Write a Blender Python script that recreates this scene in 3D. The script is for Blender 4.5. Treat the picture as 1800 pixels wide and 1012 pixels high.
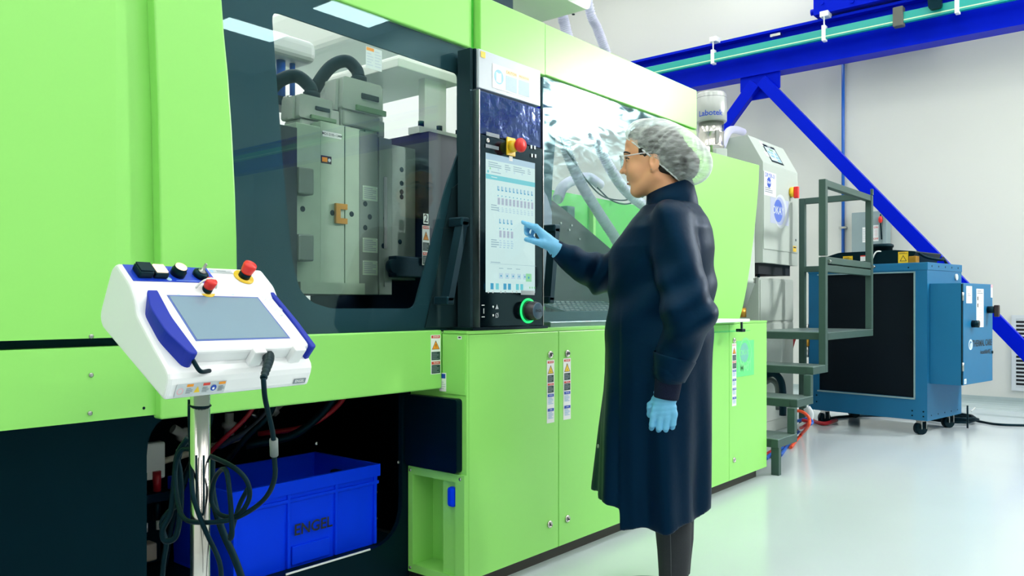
import bpy, bmesh, math, random
import numpy as np
from mathutils import Matrix, Vector, Quaternion
from mathutils.geometry import tessellate_polygon

random.seed(7)
for o in list(bpy.data.objects):
    bpy.data.objects.remove(o)
scene = bpy.context.scene
COL = scene.collection

# ------------------------------------------------------------------ camera
FPX, U0, V0, CAMH, CAMD = 1419.0, 900.0, 537.0, 1.08, 2.033
YAW = math.atan2(0.6406, 0.7678)
cam_d = bpy.data.cameras.new('camera')
cam_d.sensor_width = 36.0
cam_d.lens = 36.0 * FPX / 1800.0
cam_d.shift_y = (V0 - 506.0) / 1800.0
cam_d.clip_start, cam_d.clip_end = 0.05, 100
cam = bpy.data.objects.new('camera', cam_d)
COL.objects.link(cam)
cam.location = (0, -CAMD, CAMH)
cam.rotation_euler = (math.pi / 2, 0, YAW - math.pi / 2)
scene.camera = cam

# ------------------------------------------------------------------ world, exposure
w = bpy.data.worlds.new('world')
scene.world = w
w.use_nodes = True
bg = w.node_tree.nodes['Background']
bg.inputs[0].default_value = (0.75, 0.85, 1.0, 1)
bg.inputs[1].default_value = 0.3
vs = scene.view_settings
vs.view_transform = 'Standard'
vs.look = 'None'
vs.gamma = 1.0
vs.use_curve_mapping = False
vs.exposure = 0.07
PANEL_STRENGTH = 13.0
FLOOD_STRENGTH = 420.0

# ------------------------------------------------------------------ measuring helpers
FW = Vector((math.cos(YAW), math.sin(YAW), 0))
RT = Vector((math.sin(YAW), -math.cos(YAW), 0))
def ray(u):
    return FW + RT * ((u - U0) / FPX)
def dep(u, v, d):
    r = ray(u) * d
    return Vector((r.x, r.y - CAMD, CAMH - (v - V0) * d / FPX))
def atY(u, v, Y):
    return dep(u, v, (Y + CAMD) / ray(u).y)
def atX(u, v, X):
    return dep(u, v, X / ray(u).x)
def atZ(u, v, z):
    return dep(u, v, FPX * (CAMH - z) / (v - V0))
def xz(u, v, Y):
    p = atY(u, v, Y)
    return (p.x, p.z)

# ------------------------------------------------------------------ materials
MATS = {}
def lin(c):
    return tuple(((x / 255.0) / 12.92 if x / 255.0 <= 0.04045 else ((x / 255.0 + 0.055) / 1.055) ** 2.4) for x in c)
def mat(name, col, rough=0.5, metal=0.0, noise=0.04, nscale=12.0, bump=0.0, bscale=80.0, emit=0.0, coat=0.0, spec=0.5, sheen=0.0, tint=None):
    if name in MATS:
        return MATS[name]
    m = bpy.data.materials.new(name)
    m.use_nodes = True
    nt = m.node_tree
    b = nt.nodes['Principled BSDF']
    L = lin(col)
    tc = nt.nodes.new('ShaderNodeTexCoord')
    nz = nt.nodes.new('ShaderNodeTexNoise')
    nz.inputs['Scale'].default_value = nscale
    nz.inputs['Detail'].default_value = 4
    nt.links.new(tc.outputs['Object'], nz.inputs['Vector'])
    mx = nt.nodes.new('ShaderNodeMix')
    mx.data_type = 'RGBA'
    mx.inputs['A'].default_value = (*[x * (1 - noise) for x in L], 1)
    mx.inputs['B'].default_value = (*[min(1, x * (1 + noise)) for x in L], 1)
    nt.links.new(nz.outputs['Fac'], mx.inputs['Factor'])
    nt.links.new(mx.outputs['Result'], b.inputs['Base Color'])
    b.inputs['Roughness'].default_value = rough
    b.inputs['Metallic'].default_value = metal
    b.inputs['Specular IOR Level'].default_value = spec
    b.inputs['Coat Weight'].default_value = coat
    if tint: b.inputs['Specular Tint'].default_value = (*tint, 1)
    b.inputs['Sheen Weight'].default_value = sheen
    if emit:
        b.inputs['Emission Color'].default_value = (*L, 1)
        b.inputs['Emission Strength'].default_value = emit
    if bump:
        n2 = nt.nodes.new('ShaderNodeTexNoise')
        n2.inputs['Scale'].default_value = bscale
        n2.inputs['Detail'].default_value = 3
        nt.links.new(tc.outputs['Object'], n2.inputs['Vector'])
        bp = nt.nodes.new('ShaderNodeBump')
        bp.inputs['Strength'].default_value = bump
        bp.inputs['Distance'].default_value = 0.01
        nt.links.new(n2.outputs['Fac'], bp.inputs['Height'])
        nt.links.new(bp.outputs['Normal'], b.inputs['Normal'])
    MATS[name] = m
    return m

def glass(name, tint, ior=1.45, rough=0.02, smear=0.0, minref=0.0):
    if name in MATS:
        return MATS[name]
    m = bpy.data.materials.new(name)
    m.use_nodes = True
    nt = m.node_tree
    nt.nodes.remove(nt.nodes['Principled BSDF'])
    out = nt.nodes['Material Output']
    tr = nt.nodes.new('ShaderNodeBsdfTransparent')
    tr.inputs[0].default_value = (*tint, 1)
    gl = nt.nodes.new('ShaderNodeBsdfGlossy')
    gl.inputs['Roughness'].default_value = rough
    gl.inputs['Color'].default_value = (0.62, 0.95, 1.0, 1)
    lw = nt.nodes.new('ShaderNodeLayerWeight')
    lw.inputs[0].default_value = 0.5
    pw = nt.nodes.new('ShaderNodeMath')
    pw.operation = 'POWER'
    pw.inputs[1].default_value = 5.0
    nt.links.new(lw.outputs['Facing'], pw.inputs[0])
    f0 = ((ior - 1) / (ior + 1)) ** 2
    ma = nt.nodes.new('ShaderNodeMath')
    ma.operation = 'MULTIPLY_ADD'
    ma.inputs[1].default_value = 1 - f0
    ma.inputs[2].default_value = f0
    nt.links.new(pw.outputs[0], ma.inputs[0])
    fac = ma.outputs[0]
    if minref:
        ad = nt.nodes.new('ShaderNodeMath')
        ad.operation = 'ADD'
        ad.inputs[1].default_value = minref
        ad.use_clamp = True
        nt.links.new(fac, ad.inputs[0])
        fac = ad.outputs[0]
    if smear:
        tc = nt.nodes.new('ShaderNodeTexCoord')
        mp = nt.nodes.new('ShaderNodeMapping')
        mp.inputs['Rotation'].default_value = (0, 0.6, 0)
        mp.inputs['Scale'].default_value = (2.2, 1, 7)
        nz = nt.nodes.new('ShaderNodeTexNoise')
        nz.inputs['Scale'].default_value = 3.0
        nz.inputs['Detail'].default_value = 6
        nz.inputs['Distortion'].default_value = 1.5
        rp = nt.nodes.new('ShaderNodeMapRange')
        rp.inputs['From Min'].default_value = 0.35
        rp.inputs['From Max'].default_value = 0.75
        rp.inputs['To Min'].default_value = rough
        rp.inputs['To Max'].default_value = rough + smear
        nt.links.new(tc.outputs['Object'], mp.inputs['Vector'])
        nt.links.new(mp.outputs['Vector'], nz.inputs['Vector'])
        nt.links.new(nz.outputs['Fac'], rp.inputs['Value'])
        nt.links.new(rp.outputs['Result'], gl.inputs['Roughness'])
    mix = nt.nodes.new('ShaderNodeMixShader')
    nt.links.new(fac, mix.inputs[0])
    nt.links.new(tr.outputs[0], mix.inputs[1])
    nt.links.new(gl.outputs[0], mix.inputs[2])
    nt.links.new(mix.outputs[0], out.inputs['Surface'])
    MATS[name] = m
    return m

def veil(name, col, alpha, rough=0.5, wave=0.0):
    """thin translucent sheet: part see-through, part diffuse"""
    if name in MATS:
        return MATS[name]
    m = bpy.data.materials.new(name)
    m.use_nodes = True
    nt = m.node_tree
    b = nt.nodes['Principled BSDF']
    L = lin(col)
    b.inputs['Base Color'].default_value = (*L, 1)
    b.inputs['Roughness'].default_value = rough
    out = nt.nodes['Material Output']
    tr = nt.nodes.new('ShaderNodeBsdfTransparent')
    mix = nt.nodes.new('ShaderNodeMixShader')
    tc = nt.nodes.new('ShaderNodeTexCoord')
    nz = nt.nodes.new('ShaderNodeTexNoise')
    nz.inputs['Scale'].default_value = 26.0
    nz.inputs['Detail'].default_value = 5
    mp = nt.nodes.new('ShaderNodeMapping')
    mp.inputs['Rotation'].default_value = (0, -0.35, 0)
    mp.inputs['Scale'].default_value = (0.45, 1.2, 2.6) if wave else (1, 1, 1)
    nt.links.new(tc.outputs['Object'], mp.inputs['Vector'])
    nt.links.new(mp.outputs['Vector'], nz.inputs['Vector'])
    rp = nt.nodes.new('ShaderNodeMapRange')
    rp.inputs['From Min'].default_value = 0.3
    rp.inputs['From Max'].default_value = 0.72
    rp.inputs['To Min'].default_value = max(0, alpha - wave)
    rp.inputs['To Max'].default_value = min(1, alpha + wave)
    nt.links.new(nz.outputs['Fac'], rp.inputs['Value'])
    fac = rp.outputs['Result']
    if wave:
        lw = nt.nodes.new('ShaderNodeLayerWeight')
        lw.inputs[0].default_value = 0.28
        ad = nt.nodes.new('ShaderNodeMath')
        ad.operation = 'ADD'
        ad.use_clamp = True
        nt.links.new(lw.outputs['Facing'], ad.inputs[0])
        nt.links.new(fac, ad.inputs[1])
        fac = ad.outputs[0]
    nt.links.new(fac, mix.inputs[0])
    nt.links.new(tr.outputs[0], mix.inputs[1])
    nt.links.new(b.outputs[0], mix.inputs[2])
    nt.links.new(mix.outputs[0], out.inputs['Surface'])
    MATS[name] = m
    return m

TT_ = (0.15, 0.7, 1.0)
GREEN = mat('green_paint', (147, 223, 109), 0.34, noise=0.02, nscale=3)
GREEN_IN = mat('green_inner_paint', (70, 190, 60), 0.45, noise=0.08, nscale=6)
WHITE = mat('white_paint', (232, 234, 230), 0.4, noise=0.02)
WALLW = mat('wall_white', (208, 211, 205), 0.55, noise=0.015, nscale=1.5)
PEND = mat('white_plastic', (236, 238, 240), 0.32, noise=0.01)
DARK = mat('dark_slate', (2, 19, 27), 0.5, noise=0.2, spec=0.2, tint=TT_)
BLACK = mat('black_plastic', (4, 11, 16), 0.42, noise=0.1, spec=0.35, tint=TT_)
RUBBER = mat('black_rubber', (6, 15, 20), 0.55, noise=0.15, spec=0.3, tint=TT_)
FRIT = mat('window_border_slate', (36, 64, 72), 0.6, noise=0.05, spec=0.2, tint=TT_)
STEEL = mat('brushed_steel', (170, 172, 170), 0.28, 1.0, noise=0.1, nscale=40)
CHROME = mat('chrome', (210, 205, 200), 0.2, 1.0, noise=0.02)
MOLD = mat('mold_steel', (160, 182, 160), 0.45, 0.3, noise=0.12, nscale=18)
MOLD2 = mat('mold_steel_dark', (112, 126, 118), 0.45, 0.35, noise=0.15, nscale=14)
HOODG = mat('connector_grey', (168, 176, 170), 0.5, noise=0.05)
BLUE = mat('crane_blue', (0, 20, 190), 0.45, noise=0.05, spec=0.25, tint=(0.1, 0.3, 1))
CRATE = mat('crate_blue', (4, 58, 240), 0.42, noise=0.06, nscale=5, spec=0.3, tint=(0.1, 0.4, 1))
CHILL = mat('chiller_blue', (22, 104, 148), 0.42, noise=0.04, spec=0.35)
STAIR = mat('stair_greengrey', (58, 82, 76), 0.48, noise=0.08, spec=0.3)
TEAL = mat('busbar_teal', (8, 160, 150), 0.35, noise=0.03)
GREYW = mat('dryer_grey', (176, 186, 180), 0.5, noise=0.02, spec=0.3)
RED = mat('red_plastic', (226, 40, 34), 0.35)
YEL = mat('yellow_plastic', (236, 196, 40), 0.4)
ORANGE = mat('orange_print', (240, 150, 30), 0.5)
NAVYB = mat('grip_blue', (10, 40, 160), 0.45, spec=0.3)
REDC = mat('red_hose', (170, 24, 40), 0.45)
ORC = mat('orange_cable', (240, 84, 40), 0.45)
BLC = mat('blue_cable', (20, 90, 190), 0.45)
PW = mat('print_white', (236, 238, 236), 0.5, noise=0.0)
PK = mat('print_black', (18, 24, 30), 0.5, noise=0.0)
PBLUE = mat('print_blue', (16, 70, 180), 0.5, noise=0.0)
PGREY = mat('print_grey', (120, 132, 140), 0.5, noise=0.0)
PLG = mat('print_lightgrey', (196, 204, 208), 0.5, noise=0.0)
PLBLUE = mat('print_light_blue', (150, 190, 224), 0.5, noise=0.0)
PGREEN = mat('print_dark_green', (24, 62, 56), 0.5, noise=0.1, nscale=300)
PRED = mat('print_red', (216, 60, 48), 0.5, noise=0.0)
PPINK = mat('print_pink', (240, 170, 180), 0.5, noise=0.0)

# ------------------------------------------------------------------ mesh builder
def catmull(pts, n=8, closed=False):
    P = [Vector(p) for p in pts]
    if len(P) < 3:
        return P
    out = []
    m = len(P)
    rng = range(m if closed else m - 1)
    for i in rng:
        p0 = P[(i - 1) % m] if closed or i > 0 else P[0] * 2 - P[1]
        p1 = P[i]
        p2 = P[(i + 1) % m]
        p3 = P[(i + 2) % m] if closed or i + 2 < m else P[-1] * 2 - P[-2]
        for k in range(n):
            t = k / n
            out.append(0.5 * ((2 * p1) + (-p0 + p2) * t + (2 * p0 - 5 * p1 + 4 * p2 - p3) * t * t + (-p0 + 3 * p1 - 3 * p2 + p3) * t ** 3))
    if not closed:
        out.append(P[-1])
    return out

def rounded(poly, r, n=4):
    """round the corners of a 2D polygon; r is a number or one per corner"""
    out = []
    m = len(poly)
    for i in range(m):
        rr = r[i] if isinstance(r, (list, tuple)) else r
        p = Vector(poly[i]); a = Vector(poly[i - 1]); b = Vector(poly[(i + 1) % m])
        if rr <= 0:
            out.append(tuple(p)); continue
        da = (a - p); db = (b - p)
        la = min(rr, da.length * 0.48); lb = min(rr, db.length * 0.48)
        s = p + da.normalized() * la; e = p + db.normalized() * lb
        for k in range(n + 1):
            t = k / n
            q = s * (1 - t) ** 2 + p * 2 * t * (1 - t) + e * t * t
            out.append((q.x, q.y))
    return out

class MB:
    def __init__(s):
        s.v, s.f, s.m, s.s = [], [], [], []
    def add(s, verts, faces, mi=0, smooth=False, T=None):
        o = len(s.v)
        for p in verts:
            p = Vector(p)
            s.v.append(T @ p if T is not None else p)
        for f in faces:
            s.f.append([i + o for i in f]); s.m.append(mi); s.s.append(smooth)
        return s
    def box(s, x0, x1, y0, y1, z0, z1, mi=0, bev=0.0, T=None, seg=2):
        x0, x1 = min(x0, x1), max(x0, x1); y0, y1 = min(y0, y1), max(y0, y1); z0, z1 = min(z0, z1), max(z0, z1)
        if bev <= 0:
            v = [(x, y, z) for x in (x0, x1) for y in (y0, y1) for z in (z0, z1)]
            f = [(0, 1, 3, 2), (4, 6, 7, 5), (0, 4, 5, 1), (2, 3, 7, 6), (0, 2, 6, 4), (1, 5, 7, 3)]
            return s.add(v, f, mi, False, T)
        bm = bmesh.new()
        bmesh.ops.create_cube(bm, size=1)
        for q in bm.verts:
            q.co = Vector(((x0 + x1) / 2 + q.co.x * (x1 - x0), (y0 + y1) / 2 + q.co.y * (y1 - y0), (z0 + z1) / 2 + q.co.z * (z1 - z0)))
        bev = min(bev, 0.45 * min(x1 - x0, y1 - y0, z1 - z0))
        bmesh.ops.bevel(bm, geom=list(bm.edges), offset=bev, segments=seg, profile=0.5, affect='EDGES')
        bm.verts.index_update()
        s.add([q.co.copy() for q in bm.verts], [[q.index for q in f.verts] for f in bm.faces], mi, False, T)
        bm.free()
        return s
    def prism(s, poly, a, b, axis='y', mi=0, T=None, smooth=False):
        """extrude a 2D polygon between a and b along axis; poly is (x,z) for y, (y,z) for x, (x,y) for z"""
        def P(p, c):
            return {'y': (p[0], c, p[1]), 'x': (c, p[0], p[1]), 'z': (p[0], p[1], c)}[axis]
        n = len(poly)
        v = [P(p, a) for p in poly] + [P(p, b) for p in poly]
        f = [list(range(n)), list(range(2 * n - 1, n - 1, -1))]
        s.add(v, f, mi, False, T)
        s.add(v, [(i, (i + 1) % n, n + (i + 1) % n, n + i) for i in range(n)], mi, smooth, T)
        return s
    def plate(s, outer, holes, a, b, axis='y', mi=0, T=None):
        """flat plate with holes, thickness a..b along axis"""
        def P(p, c):
            return Vector({'y': (p[0], c, p[1]), 'x': (c, p[0], p[1]), 'z': (p[0], p[1], c)}[axis])
        loops = [outer] + holes
        flat = [q for l in loops for q in l]
        tris = tessellate_polygon([[Vector((q[0], q[1], 0)) for q in l] for l in loops])
        n = len(flat)
        v = [P(q, a) for q in flat] + [P(q, b) for q in flat]
        f = [list(t) for t in tris] + [[n + i for i in reversed(t)] for t in tris]
        o = 0
        for l in loops:
            m = len(l)
            for i in range(m):
                f.append([o + i, o + (i + 1) % m, n + o + (i + 1) % m, n + o + i])
            o += m
        return s.add(v, f, mi, False, T)
    def tube(s, pts, r, n=10, mi=0, T=None, caps=True, closed=False):
        P = [Vector(p) for p in pts]
        m = len(P)
        R = r if callable(r) else (lambda i: r[i] if isinstance(r, (list, tuple)) else r)
        tang = []
        for i in range(m):
            if closed:
                t = P[(i + 1) % m] - P[i - 1]
            else:
                t = P[min(i + 1, m - 1)] - P[max(i - 1, 0)]
            tang.append(t.normalized())
        up = Vector((0, 0, 1)) if abs(tang[0].z) < 0.9 else Vector((1, 0, 0))
        nrm = tang[0].cross(up).normalized()
        v = []
        for i in range(m):
            if i:
                q = tang[i - 1].rotation_difference(tang[i])
                nrm = (q @ nrm).normalized()
            bi = tang[i].cross(nrm)
            for k in range(n):
                a = 2 * math.pi * k / n
                v.append(P[i] + (nrm * math.cos(a) + bi * math.sin(a)) * R(i))
        f = []
        for i in range(m if closed else m - 1):
            j = (i + 1) % m
            for k in range(n):
                f.append((i * n + k, i * n + (k + 1) % n, j * n + (k + 1) % n, j * n + k))
        s.add(v, f, mi, True, T)
        if caps and not closed:
            s.add(v[:n], [list(range(n))[::-1]], mi, False, T)
            s.add(v[-n:], [list(range(n))], mi, False, T)
        return s
    def cyl(s, p0, p1, r, n=16, mi=0, T=None, r1=None):
        return s.tube([p0, p1], [r, r if r1 is None else r1], n, mi, T)
    def lathe(s, prof, T=None, n=24, mi=0, smooth=True):
        """profile (radius, height) turned about local z"""
        v = []; f = []
        m = len(prof)
        for (r, z) in prof:
            for k in range(n):
                a = 2 * math.pi * k / n
                v.append((r * math.cos(a), r * math.sin(a), z))
        for i in range(m - 1):
            for k in range(n):
                f.append((i * n + k, i * n + (k + 1) % n, (i + 1) * n + (k + 1) % n, (i + 1) * n + k))
        s.add(v, f, mi, smooth, T)
        if prof[0][0] > 1e-5:
            s.add(v[:n], [list(range(n))[::-1]], mi, False, T)
        if prof[-1][0] > 1e-5:
            s.add(v[-n:], [list(range(n))], mi, False, T)
        return s
    def ell(s, c, r, mi=0, T=None, nu=16, nv=10):
        v = []; f = []
        for i in range(nv + 1):
            th = math.pi * i / nv
            for k in range(nu):
                a = 2 * math.pi * k / nu
                v.append((c[0] + r[0] * math.sin(th) * math.cos(a), c[1] + r[1] * math.sin(th) * math.sin(a), c[2] + r[2] * math.cos(th)))
        for i in range(nv):
            for k in range(nu):
                f.append((i * nu + k, (i + 1) * nu + k, (i + 1) * nu + (k + 1) % nu, i * nu + (k + 1) % nu))
        return s.add(v, f, mi, True, T)
    def build(s, name, mats, parent=None, **tags):
        me = bpy.data.meshes.new(name)
        L = top_loc(parent) if parent else Vector((0, 0, 0))
        me.from_pydata([tuple(p - L) for p in s.v], [], s.f)
        if not isinstance(mats, (list, tuple)):
            mats = [mats]
        for m in mats:
            me.materials.append(m)
        me.polygons.foreach_set('material_index', s.m)
        me.polygons.foreach_set('use_smooth', s.s)
        me.update()
        bm = bmesh.new(); bm.from_mesh(me)
        bmesh.ops.remove_doubles(bm, verts=bm.verts, dist=1e-6)
        bmesh.ops.recalc_face_normals(bm, faces=bm.faces)
        bm.to_mesh(me); bm.free()
        o = bpy.data.objects.new(name, me)
        COL.objects.link(o)
        if parent:
            o.parent = parent
        tag(o, **tags)
        return o

def top_loc(o):
    while o.parent:
        o = o.parent
    return Vector(o.location)
def tag(o, label=None, cat=None, group=None, kind=None):
    if label: o['label'] = label
    if cat: o['category'] = cat
    if group: o['group'] = group
    if kind: o['kind'] = kind
    return o
def thing(name, label, cat, loc, group=None):
    o = bpy.data.objects.new(name, None)
    o.empty_display_size = 0.1
    COL.objects.link(o)
    o.location = loc
    return tag(o, label, cat, group)
def frame(o, ex, ey):
    """matrix of a local frame from origin and two axes"""
    ex = Vector(ex).normalized(); ey = Vector(ey).normalized(); ez = ex.cross(ey).normalized()
    ey = ez.cross(ex)
    M = Matrix.Identity(4)
    for i, a in enumerate((ex, ey, ez)):
        M[0][i], M[1][i], M[2][i] = a
    M.translation = Vector(o)
    return M

def text_geo(body, size, bold=0.0):
    cu = bpy.data.curves.new('t', 'FONT')
    cu.body = body
    cu.size = size
    cu.offset = bold
    cu.align_x = 'CENTER'; cu.align_y = 'CENTER'
    cu.resolution_u = 3
    ob = bpy.data.objects.new('t', cu)
    me = bpy.data.meshes.new_from_object(ob)
    v = [q.co.copy() for q in me.vertices]
    f = [list(p.vertices) for p in me.polygons]
    bpy.data.objects.remove(ob); bpy.data.curves.remove(cu); bpy.data.meshes.remove(me)
    return v, f

def sticker(name, parent, O, ex, ey, w, h, base, items, label=None, th=0.0008):
    """a flat printed label: base sheet plus flat print; O is the lower left corner, items in 0..1 sheet units"""
    T = frame(O, ex, ey)
    mb = MB(); mats = []
    def mi(m):
        if m not in mats: mats.append(m)
        return mats.index(m)
    if base is not None:
        mb.box(0, w, 0, h, 0, th, mi(base), T=T)
    lay = th
    for it in items:
        lay += 0.00012
        k = it[0]; m = mi(it[-1])
        if k == 'r':
            x0, y0, x1, y1 = it[1]
            mb.add([(x0 * w, y0 * h, lay), (x1 * w, y0 * h, lay), (x1 * w, y1 * h, lay), (x0 * w, y1 * h, lay)], [(0, 1, 2, 3)], m, False, T)
        elif k == 'p':
            mb.add([(x * w, y * h, lay) for x, y in it[1]], [list(range(len(it[1])))], m, False, T)
        elif k == 'c':
            cx, cy, r = it[1]
            mb.add([(cx * w + r * w * math.cos(a * math.pi / 12), cy * h + r * w * math.sin(a * math.pi / 12), lay) for a in range(24)], [list(range(24))], m, False, T)
        elif k == 'ring':
            cx, cy, r, r2 = it[1]
            v = [(cx * w + q * w * math.cos(a * math.pi / 12), cy * h + q * w * math.sin(a * math.pi / 12), lay) for q in (r, r2) for a in range(24)]
            mb.add(v, [(a, (a + 1) % 24, 24 + (a + 1) % 24, 24 + a) for a in range(24)], m, False, T)
        elif k == 't':
            body, cx, cy, size = it[1:5]
            sx = it[5] if len(it) > 6 else 1.0
            v, f = text_geo(body, size, size * 0.015)
            mb.add([(cx * w + q.x * sx, cy * h + q.y, lay) for q in v], f, m, False, T)
        elif k == 'lines':
            x0, y0, x1, y1, n = it[1]
            for i in range(n):
                yy = y1 - (y1 - y0) * (i + 0.5) / n
                e = x0 + (x1 - x0) * (1.0 if (i * 7) % 3 else 0.72)
                hh = (y1 - y0) / n * 0.22
                mb.add([(x0 * w, (yy - hh) * h, lay), (e * w, (yy - hh) * h, lay), (e * w, (yy + hh) * h, lay), (x0 * w, (yy + hh) * h, lay)], [(0, 1, 2, 3)], m, False, T)
    o = mb.build(name, mats, parent)
    if label: o['label'] = label
    return o
def copy_tree(o, parent=None, name=None):
    c = o.copy()
    COL.objects.link(c)
    c.parent = parent
    for ch in list(o.children):
        copy_tree(ch, c)
    return c
EX, EY, EZ = Vector((1, 0, 0)), Vector((0, 1, 0)), Vector((0, 0, 1))

# ================================================================== THE SETTING
XW, YB, YF, XL, ZC = 9.72, 5.6, -13.0, -6.0, 6.0
FLOORM = mat('floor_epoxy', (192, 204, 208), 0.16, noise=0.05, nscale=1.2, coat=0.0)
CEILM = mat('ceiling_white', (236, 238, 236), 0.7, noise=0.01)
MB().box(XL, XW, YF, YB, -0.2, 0).build('floor', FLOORM, kind='structure')
MB().box(XL, XW, YF, YB, ZC, ZC + 0.2).build('ceiling', CEILM, kind='structure')
MB().box(XW, XW + 0.2, YF, YB, -0.2, ZC + 0.2).build('wall_right', WALLW, kind='structure')
MB().box(XL, XW + 0.2, YB, YB + 0.2, -0.2, ZC + 0.2).build('wall_back', mat('wall_white_lifted', (236, 237, 232), 0.55, noise=0.015, nscale=1.5), kind='structure')  # wall white with a lighter colour, making up for the dimmer light here
MB().box(XL, XW + 0.2, YF - 0.2, YF, -0.2, ZC + 0.2).build('wall_front', WALLW, kind='structure')
MB().box(XL - 0.2, XL, YF, YB, -0.2, ZC + 0.2).build('wall_left', WALLW, kind='structure')
# coved plinth along the right hand wall
cove = [(XW, 0.0), (XW - 0.07, 0.0)] + [(XW - 0.07 + 0.07 * math.sin(a * math.pi / 12), 0.09 - 0.09 * math.cos(a * math.pi / 12) ) for a in range(1, 7)] + [(XW - 0.004, 0.13), (XW, 0.13)]
COVEM = mat('cove_grey', (168, 184, 184), 0.3, noise=0.04)
mb = MB(); n = len(cove)
mb.prism([(x, z) for x, z in cove], YF, YB, 'y'); mb.build('baseboard_right', COVEM, kind='structure')

# ceiling light panels
LAMPM = bpy.data.materials.new('panel_light'); LAMPM.use_nodes = True
_n = LAMPM.node_tree; _b = _n.nodes['Principled BSDF']
_b.inputs['Base Color'].default_value = (0.9, 0.9, 0.9, 1)
_b.inputs['Emission Color'].default_value = (1.0, 0.985, 0.95, 1); _b.inputs['Emission Strength'].default_value = PANEL_STRENGTH
lamp0 = None
for j, y in enumerate((-10.4, -8.4, -5.6, -2.9, -0.6, 1.9, 4.2)):
    for i, x in enumerate((-4.4, -1.9, 0.6, 3.1, 5.6, 8.1)):
        xx = x + (0.55 if j % 2 else -0.1)
        if lamp0 is None:
            r = thing('ceiling_light', 'flat white rectangular ceiling light panel high above the room', 'ceiling light', (xx, y, ZC), 'ceiling light panels')
            MB().box(xx - 0.62, xx + 0.62, y - 0.32, y + 0.32, ZC - 0.05, ZC).build('housing', WHITE, r)
            MB().box(xx - 0.58, xx + 0.58, y - 0.28, y + 0.28, ZC - 0.06, ZC - 0.045).build('diffuser', LAMPM, r)
            lamp0 = r
        else:
            c = copy_tree(lamp0); c.location = (xx, y, ZC)

# flood light on the crane column beyond the right edge: its glare shows in the glass of the machine
FL = Vector((8.68, -3.72, 3.72))
aim = (Vector((2.9, 0.1, 1.6)) - FL).normalized()
TF = frame(FL, aim.cross(EZ), aim.cross(aim.cross(EZ)) * -1)
fl = thing('flood_light', 'round flood light on a bracket at the crane column, reflected in the window', 'flood light', FL)
FLM = bpy.data.materials.new('flood_lens'); FLM.use_nodes = True
_b = FLM.node_tree.nodes['Principled BSDF']
_b.inputs['Emission Color'].default_value = (1.0, 0.99, 0.96, 1); _b.inputs['Emission Strength'].default_value = FLOOD_STRENGTH
q = Vector((0, 0, 1)).rotation_difference(aim).to_matrix().to_4x4(); q.translation = FL
MB().lathe([(0.0, -0.22), (0.1, -0.2), (0.12, -0.1), (0.26, 0.0), (0.27, 0.02), (0.25, 0.02), (0.24, 0.0), (0, -0.01)], T=q, n=28).build('reflector', BLACK, fl)
MB().lathe([(0.235, 0.004), (0.235, 0.008), (0, 0.009)], T=q, n=28).build('lens', FLM, fl)
MB().tube([FL - aim * 0.15, FL - aim * 0.15 + Vector((0.3, 0, 0.1)), (XW, FL.y - 0.05, FL.z + 0.1)], 0.025).build('bracket', BLACK, fl)

# ================================================================== THE INJECTION MOULDING MACHINE
DY, LY, BY, CY, HY = 0.12, 0.15, 0.305, 0.0, 0.02
mc = thing('injection_molding_machine', 'large bright green injection moulding machine with glazed guard doors and touch terminal', 'machine', (2.175, 0.3, 0))
Z_DOORB, Z_SILL, Z_WTOP, Z_TOP = 0.768, 0.988, 2.09, 2.314
XCAB = 2.175
x_left = -1.6
# --- clamp side covers on the left
xc, xe = atY(203, 300, LY).x, atY(281, 300, 0.2).x
plan = [(x_left, LY), (xc, LY), (xe, 0.168), (xe, 0.26), (x_left, 0.26)]
MB().prism(plan, 0.995, 2.42, 'z').build('upper_cover', GREEN, mc)
plan2 = [(x_left, LY), (xe, LY), (xe, 0.26), (x_left, 0.26)]
low = MB().prism(plan2, 0.779, 0.972, 'z').build('lower_cover', GREEN, mc)
MB().box(x_left, xe, 0.2, 0.27, 0.96, 1.0).build('cover_gap', BLACK, mc)
for (u, v) in ((160, 591), (160, 659), (158, 726)):
    p = atY(u, v, LY)
    q = Matrix.Translation(p) @ Matrix.Rotation(math.pi / 2, 4, 'X')
    MB().lathe([(0.006, 0), (0.006, 0.003), (0.003, 0.0045), (0, 0.0045)], T=q, n=12).build('screw', STEEL, low)
for (u, v) in ((253, 717), (284, 728)):
    p = atY(u, v, LY - 0.0005)
    MB().cyl(p, p + Vector((0, 0.004, 0)), 0.004, 10).build('screw_hole', BLACK, low)
MB().box(x_left, 1.05, 0.27, 1.6, 0.79, 2.4).build('clamp_body', GREEN_IN, mc)  # unseen solid box behind the covers, added to block light

# --- the sliding guard door with its tall window
def door_edge(pts):
    return [xz(u, v, DY) for u, v in pts]
XD1 = 2.335
outer = door_edge([(283, 705), (284, 560), (283, 460), (281, 330), (278, 180), (271, 0)])
outer[0] = (outer[0][0], Z_DOORB)
outer += [(outer[-1][0] - 0.02, 2.42), (XD1, 2.42), (XD1, Z_WTOP)]
inner = door_edge([(388, 0), (395, 60), (402, 130), (409, 230), (414, 330), (417, 420), (418, 500), (418, 600)])
inner[0] = (inner[0][0] - 0.005, Z_WTOP); inner[-1] = (inner[-1][0], Z_SILL)
cshape = [outer[0]] + outer[1:] + inner + [(XCAB - 0.006, Z_SILL), (XCAB - 0.006, Z_DOORB)]
door = MB().prism(cshape, DY, DY + 0.045, 'y').build('guard_door', GREEN, mc)
bv = door.modifiers.new('edge', 'BEVEL'); bv.width = 0.006; bv.segments = 3; bv.limit_method = 'ANGLE'; bv.angle_limit = 0.6
wout = inner + [(XD1, Z_SILL), (XD1, Z_WTOP)]
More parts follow.
